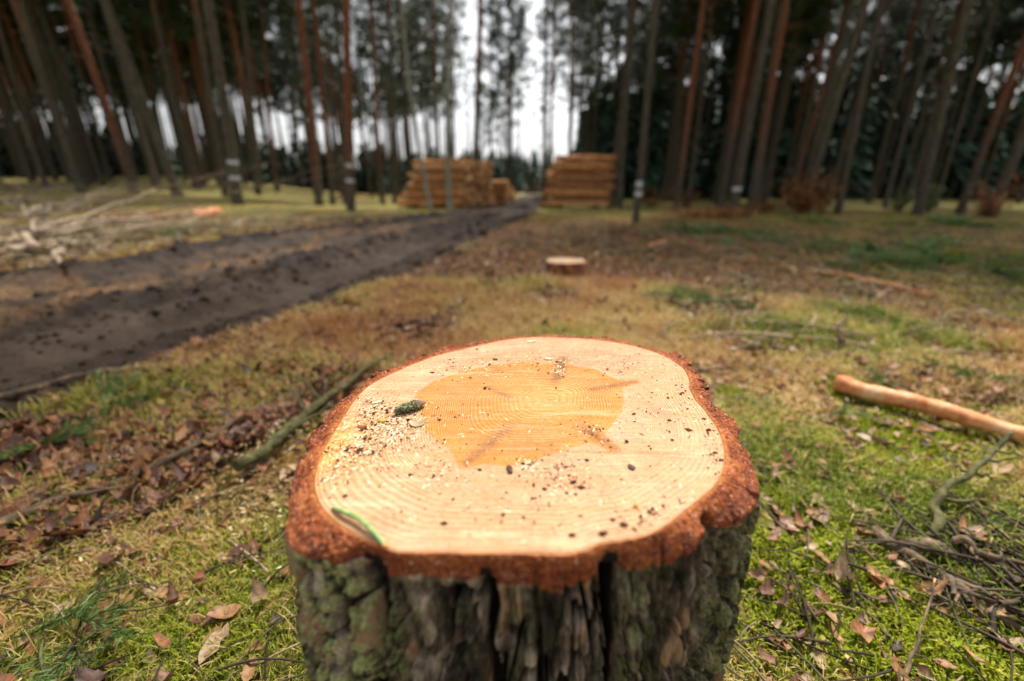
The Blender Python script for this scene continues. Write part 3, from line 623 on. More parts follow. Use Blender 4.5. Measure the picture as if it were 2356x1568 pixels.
# ------------------------------------------------------------------ trees
def trunk_mesh(h, r0, seed, bend=.12, mat=M_bark, lowstubs=True, name='trunk'):
    n = 60; k = 18; z = np.linspace(0, 1, n) ** 1.25 * h
    P = np.stack([bend * np.sin(z / h * 5 + seed), bend * np.cos(z / h * 4 + seed * 2), z], 1); P[:, :2] -= P[0, :2]
    r = r0 * (1 - .78 * (z / h)) + r0 * .35 * np.exp(-z / .25); P[0, 2] = -.25
    m = MB(); V, Fl = tube(P, r, k, .07, seed); m.addm(V, Fl)
    rs = random.Random(seed)
    if lowstubs:
        for q in range(34):
            zz = rs.uniform(2.4, h * .6); a = rs.uniform(0, 6.28); i0 = np.interp(zz, z, np.arange(n)); b = P[int(i0)].copy(); b[2] = zz; L = rs.uniform(.2, 1.3)
            e = b + L * np.array([math.cos(a), math.sin(a), rs.uniform(-.25, .15)])
            V, Fl = tube(curve([b, (b + e) / 2 + [0, 0, .05], e], 6), np.linspace(.016, .004, 6), 4); m.addm(V, Fl)
    return m.build(name, mat, mesh_only=True)
def crown_mesh(h, seed, zb=.52, spread=2.7, nb=56, clumps=12, per=16, mat=M_needle, ln=.30, wd=.085):
    r = np.random.default_rng(seed); m = MB(); P = []; D = []
    bm = MB()
    for k in range(nb):
        q = (k + r.random()) / nb; z = h * (zb + (1 - zb) * q ** .85); L = spread * (1 - .75 * q) * r.uniform(.45, 1.15) * (1 if q > .15 else r.uniform(.4, 1)); a = r.uniform(0, 6.28)
        up = r.uniform(-.1, .5) * (.4 + q); e = np.array([math.cos(a), math.sin(a), up]) * L
        b = np.array([0, 0, z]); V, Fl = tube(curve([b, b + e * .5 + [0, 0, -.08], b + e], 5), np.linspace(.035, .01, 5), 4); bm.addm(V, Fl, .0)
        for c in range(clumps):
            s = r.uniform(.3, 1.05); cc = b + e * s + r.normal(size=3) * [.22, .22, .16] * (L * .35 + .35)
            n = per; dd = r.normal(size=(n, 3)); dd[:, 2] = np.abs(dd[:, 2]) * .6 + dd[:, 2] * .2; dd /= np.linalg.norm(dd, axis=1)[:, None]
            P.append(np.repeat(cc[None], n, 0) + r.normal(size=(n, 3)) * .13); D.append(dd)
    P = np.concatenate(P); D = np.concatenate(D); n = len(P); S = np.cross(D, r.normal(size=(n, 3))); S /= np.linalg.norm(S, axis=1)[:, None]
    V, Fl, T = cards(P, D, S, r.uniform(.6, 1.2, n) * ln, r.uniform(.7, 1.3, n) * wd, 0.1, r.random(n)); m.addm(V, Fl, T)
    m.addm(np.concatenate(bm.V), [np.concatenate(f) for f in bm.F.values()], .0)
    return m.build('crown', mat, smooth=False, mesh_only=True)
HT = 19.0
TR = [trunk_mesh(HT, .17, s) for s in range(5)]
CR2 = [crown_mesh(HT, 300 + s, zb=(.50, .36, .44)[s], spread=2.2, nb=44, clumps=7, per=13, ln=.24, wd=.06) for s in range(3)]
CR = [crown_mesh(HT, 100 + s, zb=(.44, .54, .47, .58, .38)[s]) for s in range(5)]
_cnt = [0]
def pine(x, y, rs=1.0, hs_=1.0, lean=0.0, leany=0.0, label='', group=None, cat='pine tree', v=None, bands=(), rot=None, crown=True, name='pine_tree'):
    z = float(G(x, y)); o = empty(name, (x, y, z)); k = _cnt[0]; _cnt[0] += 1
    o.rotation_euler = (leany, lean, 0); tag(o, label, cat, group)
    v = k % 5 if v is None else v; a = random.uniform(0, 6.28) if rot is None else rot
    t = part('trunk', TR[v], o); t.scale = (rs, rs, hs_); hot = any(w_ in label for w_ in ('orange', 'red', 'rosy')) and 'behind' not in label; t.color = (random.uniform(.10, .25) if hot else random.uniform(.35, .95), 0, 0, 1); t.rotation_euler = (0, 0, a)
    if crown: c = part('crown', CR2[k % 3] if -.50 < x / y < .30 or (x > 0 and k % 2) or (x < 0 and y < 18) else CR[(v + k // 5) % 5], o); c.scale = (hs_, hs_, hs_); c.rotation_euler = (0, 0, a + 1)
    for zb in bands:
        n = 20; th_ = np.arange(n) / n * 6.28318; hh = .05
        # band follows the trunk's own radius
        me = TR[v]; co = np.empty(len(me.vertices) * 3, np.float32); me.vertices.foreach_get('co', co); co = co.reshape(-1, 3)[:60 * 18]
        ring = co.reshape(60, 18, 3); zi = ring[:, :, 2].mean(1) * hs_
        def rg(zz):
            i1 = np.searchsorted(zi, zz); i1 = min(max(i1, 1), 59); w_ = (zz - zi[i1 - 1]) / (zi[i1] - zi[i1 - 1]); return ring[i1 - 1] * (1 - w_) + ring[i1] * w_
        A, B = rg(zb - hh), rg(zb + hh); ca = A.mean(0); out = []
        for Q_, zz in ((A, zb - hh), (B, zb + hh)):
            c0 = Q_.mean(0); P_ = c0 + (Q_ - c0) * 1.05; P_ = P_ * [rs, rs, 1]; P_[:, 2] = zz + .012 * np.sin(np.arange(18) * 1.7); out.append(P_)
        inn = [c * 1 for c in out]
        V = np.vstack([out[0], out[1]]); j = np.arange(18); j2 = (j + 1) % 18
        p_ = npmesh('paint_band', V, np.stack([j, j2, 18 + j2, 18 + j], 1), M_paint, parent=o); p_.rotation_euler = (0, 0, a)
    return o
# (top px at y=0, base px, distance m, trunk width px, bands, label)
near = [
 (28, 185, 16, 16, (), 'slim olive grey pine leaning left, second trunk from the left edge'),
 (154, 311, 16, 20, (), 'pine with rosy red upper trunk leaning left, near the far left'),
 (248, 410, 15, 25, (), 'thick brown leaning pine, right one of the pair that cross'),
 (228, 362, 18, 18, (), 'darker pine just left of and behind the thick leaning pine'),
 (378, 470, 24, 12, (), 'thin dark reddish pine between the leaning pair and the banded pine'),
 (415, 505, 27, 10, (), 'thin shaded pine just left of the leftmost banded pine'),
 (472, 549, 12.5, 28, (1.12, .72), 'leftmost pine with white paint bands, thick grey trunk'),
 (448, 521, 16, 18, (), 'dark pine close behind the left side of the leftmost banded pine'),
 (550, 596, 20, 14, (), 'slender pine standing right of the leftmost banded pine'),
 (600, 637, 26, 8, (), 'very thin pine between the leftmost banded pine and the red pair'),
 (679, 735, 16, 21, (), 'red brown pine, left one of the close pair left of the orange banded pine'),
 (718, 766, 17, 14, (), 'thinner red brown pine, right one of the close pair'),
 (791, 808, 13.5, 24, (1.30, .88), 'orange trunked pine with two white paint bands left of the log stacks'),
 (770, 796, 19, 15, (), 'dark pine directly behind the orange banded pine'),
 (853, 881, 21, 12, (), 'slim dark pine right of the orange banded pine'),
 (888, 909, 22, 13, (), 'dark pine left of the birch and the left log stack'),
 (993, 1012, 26, 9, (), 'thin pine rising behind the left end of the left log stack'),
 (1095, 1092, 20.5, 18, (), 'stout red brown pine rising from behind the left log stack'),
 (1182, 1166, 40, 8, (), 'thin distant pine above the low log stack beside the track'),
 (1259, 1252, 17.5, 11, (), 'lone thin straight pine left of the right log stack'),
 (1312, 1308, 25, 9, (), 'thin pine behind the left end of the right log stack'),
 (1362, 1345, 26, 8, (), 'thin pine behind the middle of the right log stack'),
 (1442, 1424, 17, 20, (), 'dark stout pine standing right of the right log stack'),
 (1468, 1404, 19, 20, (), 'greenish pine at the right end of the right log stack'),
 (1511, 1462, 8.9, 18, (.76, .58), 'grey pine with two white bands right of the right log stack, nearest standing trunk'),
 (1615, 1556, 15, 17, (), 'reddish pine between the nearest banded pine and the orange pine'),
 (1738, 1657, 15.5, 20, (), 'orange pine left of the grey one banded pine on the right side'),
 (1763, 1685, 12.8, 24, (.68,), 'grey pine with one white band on the right side'),
 (1818, 1724, 13.5, 20, (), 'bright red pine just right of the grey one banded pine'),
 (1990, 1845, 13, 25, (), 'pale grey leaning pine rising from the copper leaved bush'),
 (1950, 1815, 19, 12, (), 'dim reddish pine left of the pale leaning pine'),
 (2028, 1927, 12.8, 18, (), 'dark pine just right of the copper leaved bush'),
 (2150, 2035, 17, 13, (), 'thin dark pine midway between the copper bush and the right edge'),
 (2240, 2109, 12, 25, (), 'thick grey leaning pine, third large trunk from the right edge'),
 (2290, 2150, 18, 11, (), 'thin red pine behind the third large trunk from the right'),
 (2398, 2207, 12.5, 20, (), 'reddish topped leaning pine, second large trunk from the right edge'),
 (2490, 2276, 11.5, 28, (), 'large brown leaning pine at the right edge'),
 (-30, 108, 20, 14, (), 'dim pine at the far left edge'),
 (90, 240, 23, 12, (), 'dark pine behind the rosy pine at the left'),
]
used = []
for i_, (tx, bx, dist, wpx, bands, lab) in enumerate(near):
    P = on_y(bx, 440, dist); x = P[0]; z = float(G(x, dist))
    depth = dist * CP + (CAMH - z) * SP
    # find base x so that the base projects to bx; lean so the top passes tx
    x = (bx - CX) / FP * (dist * CP - (z - CAMH) * SP)
    T = on_y(tx, 0, dist); lean = math.atan2(T[0] - x, T[2] - z)
    wid = wpx * (dist * CP) / FP
    o = pine(x, dist, rs=max(.35, wid / 2 / .215), hs_=random.uniform(.92, 1.1), lean=lean, label=lab, group='standing pines around the clearing', bands=bands, v=i_ % 5, rot=i_ * 1.3)
    used.append((x, dist))
# birches
def birch(tx, bx, dist, wpx, lab, seed):
    z = float(G((bx - CX) / FP * dist, dist)); x = (bx - CX) / FP * (dist * CP - (z - CAMH) * SP); T = on_y(tx, 0, dist)
    o = empty('birch_tree', (x, dist, z)); o.rotation_euler = (0, math.atan2(T[0] - x, T[2] - z), 0); tag(o, lab, 'birch tree', 'thin birches by the log stacks')
    t = part('trunk', trunk_mesh(12, wpx * dist / FP / 2 / .95, seed, .16, M_birch), o)
    c = part('crown', crown_mesh(12, seed, .35, 1.3, 24, 5, 3, M_stick, .5, .012), o)
    used.append((x, dist))
birch(930, 990, 15.2, 9, 'thin crooked pale birch in front of the left log stack', 41)
birch(1018, 1035, 15.5, 11, 'straight mossy birch in front of the middle of the left log stack', 42)
# deeper pines, nothing in the photograph tells them apart
def scatter(n, xr, yr, mind, label, group, rsr=(.55, .95), seed=0, hr=(.9, 1.15)):
    r = np.random.default_rng(seed); k = 0; tries = 0
    while k < n and tries < 6000:
        tries += 1; y = r.uniform(*yr); az = r.uniform(*xr); x = az * y
        if any((x - a) ** 2 + (y - b) ** 2 < mind ** 2 for a, b in used) or abs(road_u(x, y)) < 1.6: continue
        used.append((x, y)); k += 1
        pine(x, y, r.uniform(*rsr), r.uniform(*hr), r.normal() * .02, r.normal() * .015, label, group, rot=r.uniform(0, 6))
scatter(112, (-1.45, -.48), (19, 60), 1.4, 'dark pine deep in the shaded wood on the left', 'pines deep in the left wood', seed=1)
scatter(34, (-.48, -.12), (30, 62), 1.6, 'backlit thin pine beyond the left log stack', 'backlit pines beyond the left log stack', (.5, .85), seed=2)
scatter(5, (-.06, .08), (42, 75), 3, 'faint distant pine near the end of the track', 'faint pines at the end of the track', (.4, .6), seed=3, hr=(.7, .9))
scatter(7, (.045, .16), (34, 62), 2.2, 'thin pine in the gap beside the right log stack', 'pines in the gap beside the right log stack', (.4, .7), seed=8)
scatter(30, (.16, .5), (21, 50), 1.7, 'dark pine in the wood behind the right log stack', 'pines behind the right log stack', seed=4)
scatter(64, (.5, 1.5), (16, 46), 1.5, 'dark pine deep in the shaded wood on the right', 'pines deep in the right wood', seed=5)

for x, y, lab in ((-.15, 41, 'distant leafy pine hanging over the left side of the track gap'), (-1.7, 38, 'distant pine just right of the stout pine behind the left log stack'), (2.5, 31, 'pine overhanging the gap from the right log stack side'), (.75, 56, 'farthest pine standing in the middle of the track gap')):
    pine(x, y, .6, 1.0, .01, 0, lab, v=int(y) % 5)
def wood(name, n, azr, yr, zbr, nc, lab, seed, avoid=True):
    rg = np.random.default_rng(seed); m = MB()
    for q in range(n):
        y = rg.uniform(*yr); x = rg.uniform(*azr) * y; z = float(G(x, y)); h = rg.uniform(16, 21); rr_ = rg.uniform(.09, .16)
        V, Fl = tube(np.array([[x, y, z - .2], [x + rg.normal() * .2, y, z + h * .5], [x + rg.normal() * .3, y, z + h]]), [rr_, rr_ * .7, rr_ * .2], 6, cap=False); m.addm(V, Fl, 0)
        zb = rg.uniform(*zbr); k = nc; a = rg.uniform(0, 6.28, k); zz = z + zb + (h - zb) * rg.random(k); rd = 2.4 * (1 - .6 * (zz - z - zb) / (h - zb)) * rg.random(k) ** .6
        P = np.stack([x + np.cos(a) * rd, y + np.sin(a) * rd, zz], 1); D = rg.normal(size=(k, 3)); D /= np.linalg.norm(D, axis=1)[:, None]; S = np.cross(D, rg.normal(size=(k, 3))); S /= np.linalg.norm(S, axis=1)[:, None]
        V, Fl, T = cards(P, D, S, rg.uniform(.35, .8, k), rg.uniform(.2, .45, k), .1, rg.random(k)); m.addm(V, Fl, T)
    tag(m.build(name, M_needle, smooth=False), lab, 'far wood', kind='stuff')
wood('far_pine_wood', 150, (-1.5, -.55), (50, 85), (9, 12.5), 200, 'mass of distant pines filling the depth of the left wood', 501)
wood('backlit_pine_wood', 55, (-.55, -.13), (58, 92), (10.5, 14), 150, 'distant backlit pines behind the left log stack', 502)
wood('gap_pine_wood', 6, (-.10, .125), (62, 95), (6, 12), 70, 'faint distant pines breaking up the bright gap above the track', 504)
wood('far_right_pine_wood', 100, (.17, 1.5), (48, 80), (6, 10), 230, 'mass of distant pines filling the depth of the right wood', 503)
# far wood: young conifers as one mass
def conifer(m, x, y, z, h, r, rg, n=150, seedt=.5):
    q = rg.random(n) ** .8; a = rg.uniform(0, 6.283, n); rad = r * (1 - q) * rg.uniform(.35, 1.1, n)
    P = np.stack([x + np.cos(a) * rad * .5, y + np.sin(a) * rad * .5, z + h * (q * .98 + .02)], 1)
    D = np.stack([np.cos(a), np.sin(a), rg.uniform(-.7, -.1, n)], 1); D[q > .93, 2] = 2; D /= np.linalg.norm(D, axis=1)[:, None]
    S = np.cross(D, [0, 0, 1.]); S /= np.linalg.norm(S, axis=1)[:, None] + 1e-6; S[:, 2] = rg.normal(size=n) * .5
    V, Fl, T = cards(P, D, S, np.maximum(rad * .9, .25) + .3, rg.uniform(.3, .75, n) * h / 8, .1, np.clip(seedt + rg.normal(size=n) * .2, 0, 1)); m.addm(V, Fl, T)
def belt(name, n, azr, yr, hr, label, seed, nc=170, rmul=.2, t0=.5):
    rg = np.random.default_rng(seed); m = MB(); k = 0
    while k < n:
        y = rg.uniform(*yr); x = rg.uniform(*azr) * y
        if abs(road_u(x, y)) < 1.5 and y < 95: continue
        k += 1; h = rg.uniform(*hr); conifer(m, x, y, float(G(x, y)) - .2, h, h * rmul + .7, rg, nc, t0)
    tag(m.build(name, M_spruce, smooth=False), label, 'far wood', kind='stuff')
belt('far_conifer_wood', 330, (-1.5, -.05), (62, 84), (4.8, 7.0), 'dark belt of young conifers behind the left wood and the log stacks', 11)
belt('distant_conifer_wood', 190, (-.12, .24), (98, 130), (6.5, 9), 'teal far conifers closing the view at the end of the track', 12, 120, .16, .75)
belt('right_conifer_wood', 260, (.15, .62), (34, 62), (5.5, 9.5), 'dense dark green conifers behind the right log stack', 13, 260, .16, .8)
belt('shaded_conifer_wood', 330, (.55, 1.7), (32, 64), (5, 10), 'dense dark wood behind the pines on the right', 14, 260, .16, .75)
belt('left_conifer_wood', 90, (-1.8, -.75), (48, 62), (4, 7), 'low dark conifers in the shade of the wood at the far left', 15, 220, .2, .2)

# ------------------------------------------------------------------ log stacks
def log_mesh(L, r, seed):
    V, Fl = tube(np.stack([np.linspace(-L / 2, L / 2, 9), .015 * np.sin(np.arange(9) + seed), 0 * np.arange(9)], 1), np.linspace(r, r * .88, 9), 12, .05, seed)
    q = len(Fl[0]); return npmesh('pine_log', V, Fl, [M_log, M_end], fm=[0] * q + [1] * len(Fl[1]), mesh_only=True)
LG = [log_mesh(2.05, .088 + .008 * (s % 3), s) for s in range(6)]
def stack(cx, y0, ncol, nrow, colstep, label, group, left=0.16, back=0.0, tilt=0.0, grow=0.3, gs_=1, xs=1.0, rot=0.0):
    z0 = float(G(cx, y0)); k = 0; rr_ = random.Random(int(cx * 100))
    for c_ in range(ncol):
        for r_ in range(nrow):
            if r_ >= nrow - 1 and rr_.random() < .45 or r_ == nrow - 2 and rr_.random() < .12: continue
            x = cx + left * (r_ / nrow) * .8 + rr_.uniform(-.20, .20); y = y0 + c_ * colstep + (colstep / 2 if r_ % 2 else 0) + back * c_
            o = bpy.data.objects.new('pine_log', LG[rr_.randrange(6)]); C.objects.link(o); ls = 1 + grow * (1 - r_ / nrow) ** 1.3 + rr_.uniform(-.05, .05); o.scale = (ls, 1, 1); x -= gs_ * (ls - 1) * 1.02; vs = rr_.uniform(.65, 1.25); ls *= xs; o.scale[1] = o.scale[2] = vs
            lx, ly = x - cx + tilt * (y - y0), y - y0; cr, sr_ = math.cos(rot), math.sin(rot)
            o.location = (cx + lx * cr - ly * sr_, y0 + lx * sr_ + ly * cr, z0 + .16 + r_ * colstep * .93 + .035 * math.sin(c_ * 2.1 + r_) + rr_.uniform(-.03, .03)); o.rotation_euler = (rr_.uniform(0, 6.28), rr_.uniform(-.03, .03), rot + rr_.uniform(-.05, .05))
            tag(o, label, 'log', group); k += 1
    for q in (-.7, .7):
        o = npmesh('log_bearer', *tube(np.array([[cx + q * math.cos(rot) + .25 * math.sin(rot), y0 + q * math.sin(rot) - .25, z0 + .03], [cx + q * math.cos(rot) - ncol * colstep * math.sin(rot), y0 + q * math.sin(rot) + ncol * colstep * math.cos(rot), z0 + .03]]), .055, 8), M_log)
        tag(o, 'thin bearer pole under the %s' % group.replace('logs of the ', ''), 'pole', 'bearer poles')
XL = (1020 - CX) / FP * 17; XR = (1330 - CX) / FP * 17.3
stack(XL, 17.0, 14, 10, .175, 'orange brown pine log lying in the tall left log stack', 'logs of the tall left log stack', .12, grow=.38, rot=-.40)
stack(-1.45, 21.5, 10, 6, .175, 'pine log lying in the low stack beside the track behind the left stack', 'logs of the low stack beside the track', .1, rot=-.22)
stack(-1.15, 27.0, 8, 4, .175, 'pine log lying in the lowest and farthest stack beside the track', 'logs of the farthest stack beside the track', .1, rot=-.2)
stack(XR - .0, 17.0, 6, 11, .175, 'orange brown pine log lying in the right log stack', 'logs of the right log stack', .16, grow=.16, xs=.77, rot=.10)
# loose logs lying left of / in front of the stacks
def single(px0, py0, px1, py1, r, mat, name, label, cat, group=None, z=0.0, jit=.0, endmat=None, rough=.08, k=12, seed=0, taper=.85, zf=None):
    a, b = on_z(px0, py0, z), on_z(px1, py1, z)
    a[2] = float(G(a[0], a[1])) + r * .7; b[2] = float(G(b[0], b[1])) + r * .7
    if zf: a[2] += zf[0]; b[2] += zf[1]
    mid = (a + b) / 2; P = curve([a, mid, b], 20, jit, seed); P[:, 2] = np.maximum(P[:, 2], G(P[:, 0], P[:, 1]) + r * .45)
    V, Fl = tube(P, np.linspace(r, r * taper, 20), k, rough, seed); ms = [mat, endmat or mat]; q = len(Fl[0])
    o = npmesh(name, V, Fl, ms, fm=[0] * q + [1] * len(Fl[1])); return tag(o, label, cat, group)
single(1915, 912, 2400, 1058, .027, M_peel, 'fallen_pole', 'orange peeled pine pole lying on the grass at the right', 'pole', endmat=M_end, rough=.16, seed=3, taper=.75, zf=(.02, .02), jit=.004)
single(238, 517, 405, 512, .075, M_peel, 'broken_log', 'bright orange split log among brushwood on the left', 'log', endmat=M_end, z=.1, seed=4)
single(435, 478, 500, 474, .10, M_peel, 'short_log', 'short reddish log lying at the left wood edge', 'log', endmat=M_end, z=.35, seed=5)
for k, (a, b, c_, d, s) in enumerate(((768, 466, 800, 465, 'leftmost'), (815, 458, 850, 459, 'middle'), (852, 456, 890, 457, 'rightmost'))):
    single(a, b, c_, d, .085, M_log, 'short_log', s + ' of the three short pale logs beside the orange banded pine', 'log', endmat=M_end, seed=6 + k)
single(1380, 592, 1530, 578, .035, M_brown, 'fallen_pole', 'dark pole lying behind the small far stump', 'pole', seed=12, jit=.03)
single(1490, 575, 1530, 560, .03, M_peel, 'broken_branch', 'short orange stick right of the small far stump', 'branch', seed=13)
# small far stump
fs = empty('low_stump', on_z(1300, 602, .12)); fp = np.array(fs.location); tag(fs, 'small pale topped stump in brown litter beyond the big stump', 'tree stump')
k = 40; th_ = np.arange(k) / k * 6.28318; prof = [(1.45, 0), (1.2, .05), (1.08, .10), (1.0, .15), (.97, .19)]
rj = 1 + .10 * (vnp(th_ / 6.28318 * 12, th_ * 0, 12, 8) - .5) * 2
V = np.concatenate([np.stack([np.cos(th_) * .158 * a * rj, np.sin(th_) * .158 * a * rj, np.full(k, z - (.03 if z == 0 else 0)) + .01 * np.sin(th_ * 5) * (z == .15)], 1) for a, z in prof])
i = np.arange(4)[:, None] * k; j = np.arange(k)[None]; j2 = (j + 1) % k
g = NT('rusty_stump_bark'); n = g.noise(18, 5, .7); M_rb = g.done(g.ramp(n, [(.35, (.05, .02, .012)), (.5, (.18, .06, .03)), (.68, (.55, .22, .06))]), .85)
npmesh('bark', V, np.stack([i + j, i + j2, i + k + j2, i + k + j], -1).reshape(-1, 4), M_rb, parent=fs)
Vt = np.vstack([V[-k:] + [0, 0, .001], [[0, 0, .193]]]); jj = np.arange(k)
g = NT('pale_cut'); M_pc = g.done(g.ramp(g.noise(20, 3), [(.3, (.45, .27, .14)), (.7, (.66, .45, .28))]), .7)
npmesh('cut_face', Vt, np.stack([np.full(k, k), jj, (jj + 1) % k], 1), M_pc, parent=fs)
fs.location.z = float(G(fp[0], fp[1])) - .075

# ------------------------------------------------------------------ branches on the ground
def branch(pxs, r, mat, label, seed, z=0., jit=.012, side=5, name='fallen_branch', lift=0., group=None, zl=None):
    P = []
    for k, (a, b) in enumerate(pxs):
        p = on_z(a, b, z + (zl[k] if zl else 0)); p[2] = float(G(p[0], p[1])) + r * .6 + lift + (zl[k] if zl else 0); P.append(p)
    Q = curve(P, 34, jit, seed); m = MB(); rad = np.linspace(r, r * .45, 34)
    V, Fl = tube(Q, rad, 9, .14, seed); m.addm(V, Fl); rs = random.Random(seed)
    Lg = np.linalg.norm(Q[-1] - Q[0])
    for s in range(side):
        i0 = rs.randrange(5, 32); b = Q[i0]; t_ = (Q[min(i0 + 1, 33)] - Q[i0 - 1]); t_ = t_ / np.linalg.norm(t_)
        a_ = rs.choice((-1, 1)) * rs.uniform(.5, 1.1); d_ = np.array([t_[0] * math.cos(a_) - t_[1] * math.sin(a_), t_[0] * math.sin(a_) + t_[1] * math.cos(a_), rs.uniform(0, .35)])
        L_ = Lg * rs.uniform(.12, .32); V, Fl = tube(curve([b, b + d_ * L_ * .5, b + d_ * L_ + [0, 0, -.03 * rs.random()]], 9, jit * .6, seed + s), np.linspace(rad[i0] * .6, rad[i0] * .15, 9), 6, .1, s); m.addm(V, Fl)
    return tag(m.build(name, mat), label, 'branch', group)
branch([(-40, 1262), (130, 1180), (300, 1115), (470, 1040), (620, 935)], .0125, M_brown, 'long brown stick with torn orange bark lying in grass left of the stump', 1, side=2, jit=.006, lift=.018)
branch([(548, 1075), (640, 1010), (730, 930), (800, 880), (905, 815)], .016, M_mossy, 'dark mossy branch leaning beside the left rim of the big stump', 2, z=.04, lift=.03, side=3, jit=.01)
branch([(-30, 905), (200, 880), (440, 868), (620, 845)], .014, M_brown, 'dark stick lying along the near edge of the muddy track', 3, side=3)
branch([(1735, 705), (1820, 770), (1880, 830), (1935, 822)], .012, M_brown, 'bent brown branch lying in the grass behind the peeled pole', 4, side=0, jit=.004)
branch([(1932, 822), (1934, 790), (1927, 755)], .016, M_brown, 'upright broken stub with orange scar beside the bent branch', 5, side=0, zl=[0, .05, .10], jit=.003)
branch([(1560, 560), (1700, 600), (1850, 630)], .016, M_peel, 'orange stick in the grass beyond the stump to the right', 6, side=3, lift=.02, jit=.02)
branch([(1850, 632), (1950, 648), (2040, 668), (2140, 690)], .016, M_peel, 'long thin orange rod lying across the right side of the clearing', 7, side=1, lift=.03, jit=.004)
branch([(2250, 720), (2400, 745)], .020, M_dead, 'pale stick at the right edge of the clearing', 8, side=1)
branch([(1740, 1070), (1850, 1160), (1960, 1280), (2050, 1350), (2120, 1420), (2200, 1560)], .0075, M_mossy, 'long thin dark branch arching through moss right of the stump', 9, jit=.01)
branch([(1760, 1180), (1900, 1330), (2030, 1440), (2140, 1570)], .005, M_brown, 'thin brown twig running through moss to the lower right', 10, jit=.008)
branch([(2130, 1250), (2160, 1160), (2240, 1080), (2320, 1010)], .010, M_mossy, 'crooked grey branch standing out of brushwood at the right', 11, zl=[0, .04, .08, .12], side=5)
branch([(2080, 1260), (2220, 1300), (2300, 1340), (2420, 1400)], .016, M_brown, 'dark rotting branch in the brushwood at the lower right', 12, side=4)
branch([(2000, 1230), (2150, 1330), (2300, 1440), (2420, 1500)], .012, M_brown, 'lower dark branch in the brushwood at the lower right', 13, side=4)
branch([(2190, 1240), (2300, 1290), (2420, 1370)], .007, M_brown, 'slender twiggy branch on top of the brushwood at the lower right', 14, zl=[.03, .03, .02], side=3)
branch([(1700, 960), (1790, 1010), (1870, 1080), (2000, 1130)], .008, M_mossy, 'thin green grey twig in the grass right of the stump rim', 15)
branch([(1250, 520), (1380, 535), (1560, 520)], .012, M_brown, 'brown twiggy stick lying beyond the small far stump', 16, side=5)
branch([(450, 1560), (520, 1500), (560, 1440)], .004, M_dead, 'short pale twig in the grass at the lower left', 17)
branch([(2060, 1575), (2110, 1490), (2120, 1450), (2160, 1330)], .003, M_brown, 'thin curved twig rising at the lower right', 18, zl=[0, .02, .03, .05], jit=.003)
branch([(1990, 880), (2150, 930), (2340, 900)], .008, M_mossy, 'mossy twig lying behind the peeled pole', 19)
# brush pile of pale branches
desc = ['thick forked', 'long straight', 'crooked', 'short stubby', 'thin curved', 'gnarled', 'broad bleached', 'slanting', 'nearly level', 'low lying', 'topmost', 'front', 'hindmost', 'small twiggy', 'short slanting', 'thin straight', 'twisted', 'knobbly']
rs = random.Random(5)
bp = [((-40, 475), (120, 490), (230, 520), .045), ((0, 520), (90, 505), (200, 480), .05), ((75, 590), (100, 545), (125, 490), .055), ((90, 560), (130, 580), (165, 590), .04), ((-20, 500), (60, 495), (150, 500), .045), ((130, 500), (210, 510), (340, 540), .035), ((0, 560), (40, 545), (110, 520), .04), ((20, 600), (50, 560), (80, 540), .035), ((180, 530), (260, 535), (330, 530), .03), ((200, 480), (300, 500), (420, 540), .03), ((60, 480), (130, 475), (180, 468), .04), ((140, 555), (180, 550), (240, 560), .03), ((-30, 480), (30, 470), (100, 470), .035), ((420, 520), (480, 512), (560, 520), .025), ((500, 540), (600, 510), (720, 498), .025), ((620, 520), (700, 515), (780, 512), .022), ((380, 490), (450, 500), (520, 505), .025), ((260, 555), (330, 545), (420, 548), .03)]
for k, (a, b, c_, r_) in enumerate(bp):
    branch([a, b, c_], r_ * .68, M_dead, desc[k] + (' pale bare branch in the brush pile at the left edge' if k < 13 else ' pale stick in the brash left of the track'), 30 + k, z=.15 if k < 13 else .05, lift=.05 + .10 * rs.random() if k < 13 else .02, jit=.09, side=9, group='bleached branches of the brush pile')

# ------------------------------------------------------------------ sprigs
def sprig_mesh(seed, L=.26, n=260, nl=.055):
    r = np.random.default_rng(seed); m = MB(); Q = curve([(0, 0, .01), (L * .5, .02 * r.normal(), .03), (L, .04 * r.normal(), .02)], 14, .006, seed); V, Fl = tube(Q, np.linspace(.003, .0015, 14), 5); m.addm(V, Fl, 0)
    for a in (-.7, .7, .5):
        s = r.uniform(.2, .6); b = Q[int(s * 13)]; Q2 = curve([b, b + np.array([math.cos(a), math.sin(a), .15]) * L * .45], 8, .004, seed + 5); V, Fl = tube(Q2, .0015, 4); m.addm(V, Fl, 0)
        Q = np.vstack([Q, Q2]) if len(Q) > 1 else Q
    i = r.integers(0, len(Q) - 1, n); P = Q[i]; D = r.normal(size=(n, 3)); D[:, 0] = np.abs(D[:, 0]) + .5; D[:, 2] = np.abs(D[:, 2]) * .8; D /= np.linalg.norm(D, axis=1)[:, None]
    S = np.cross(D, r.normal(size=(n, 3))); S /= np.linalg.norm(S, axis=1)[:, None]; V, Fl, T = cards(P, D, S, r.uniform(.6, 1.1, n) * nl, np.full(n, .0026), .1, r.random(n)); m.addm(V, Fl, T)
    return m.build('pine_sprig', M_sprig, smooth=False, mesh_only=True)
SG = [sprig_mesh(s) for s in range(4)]
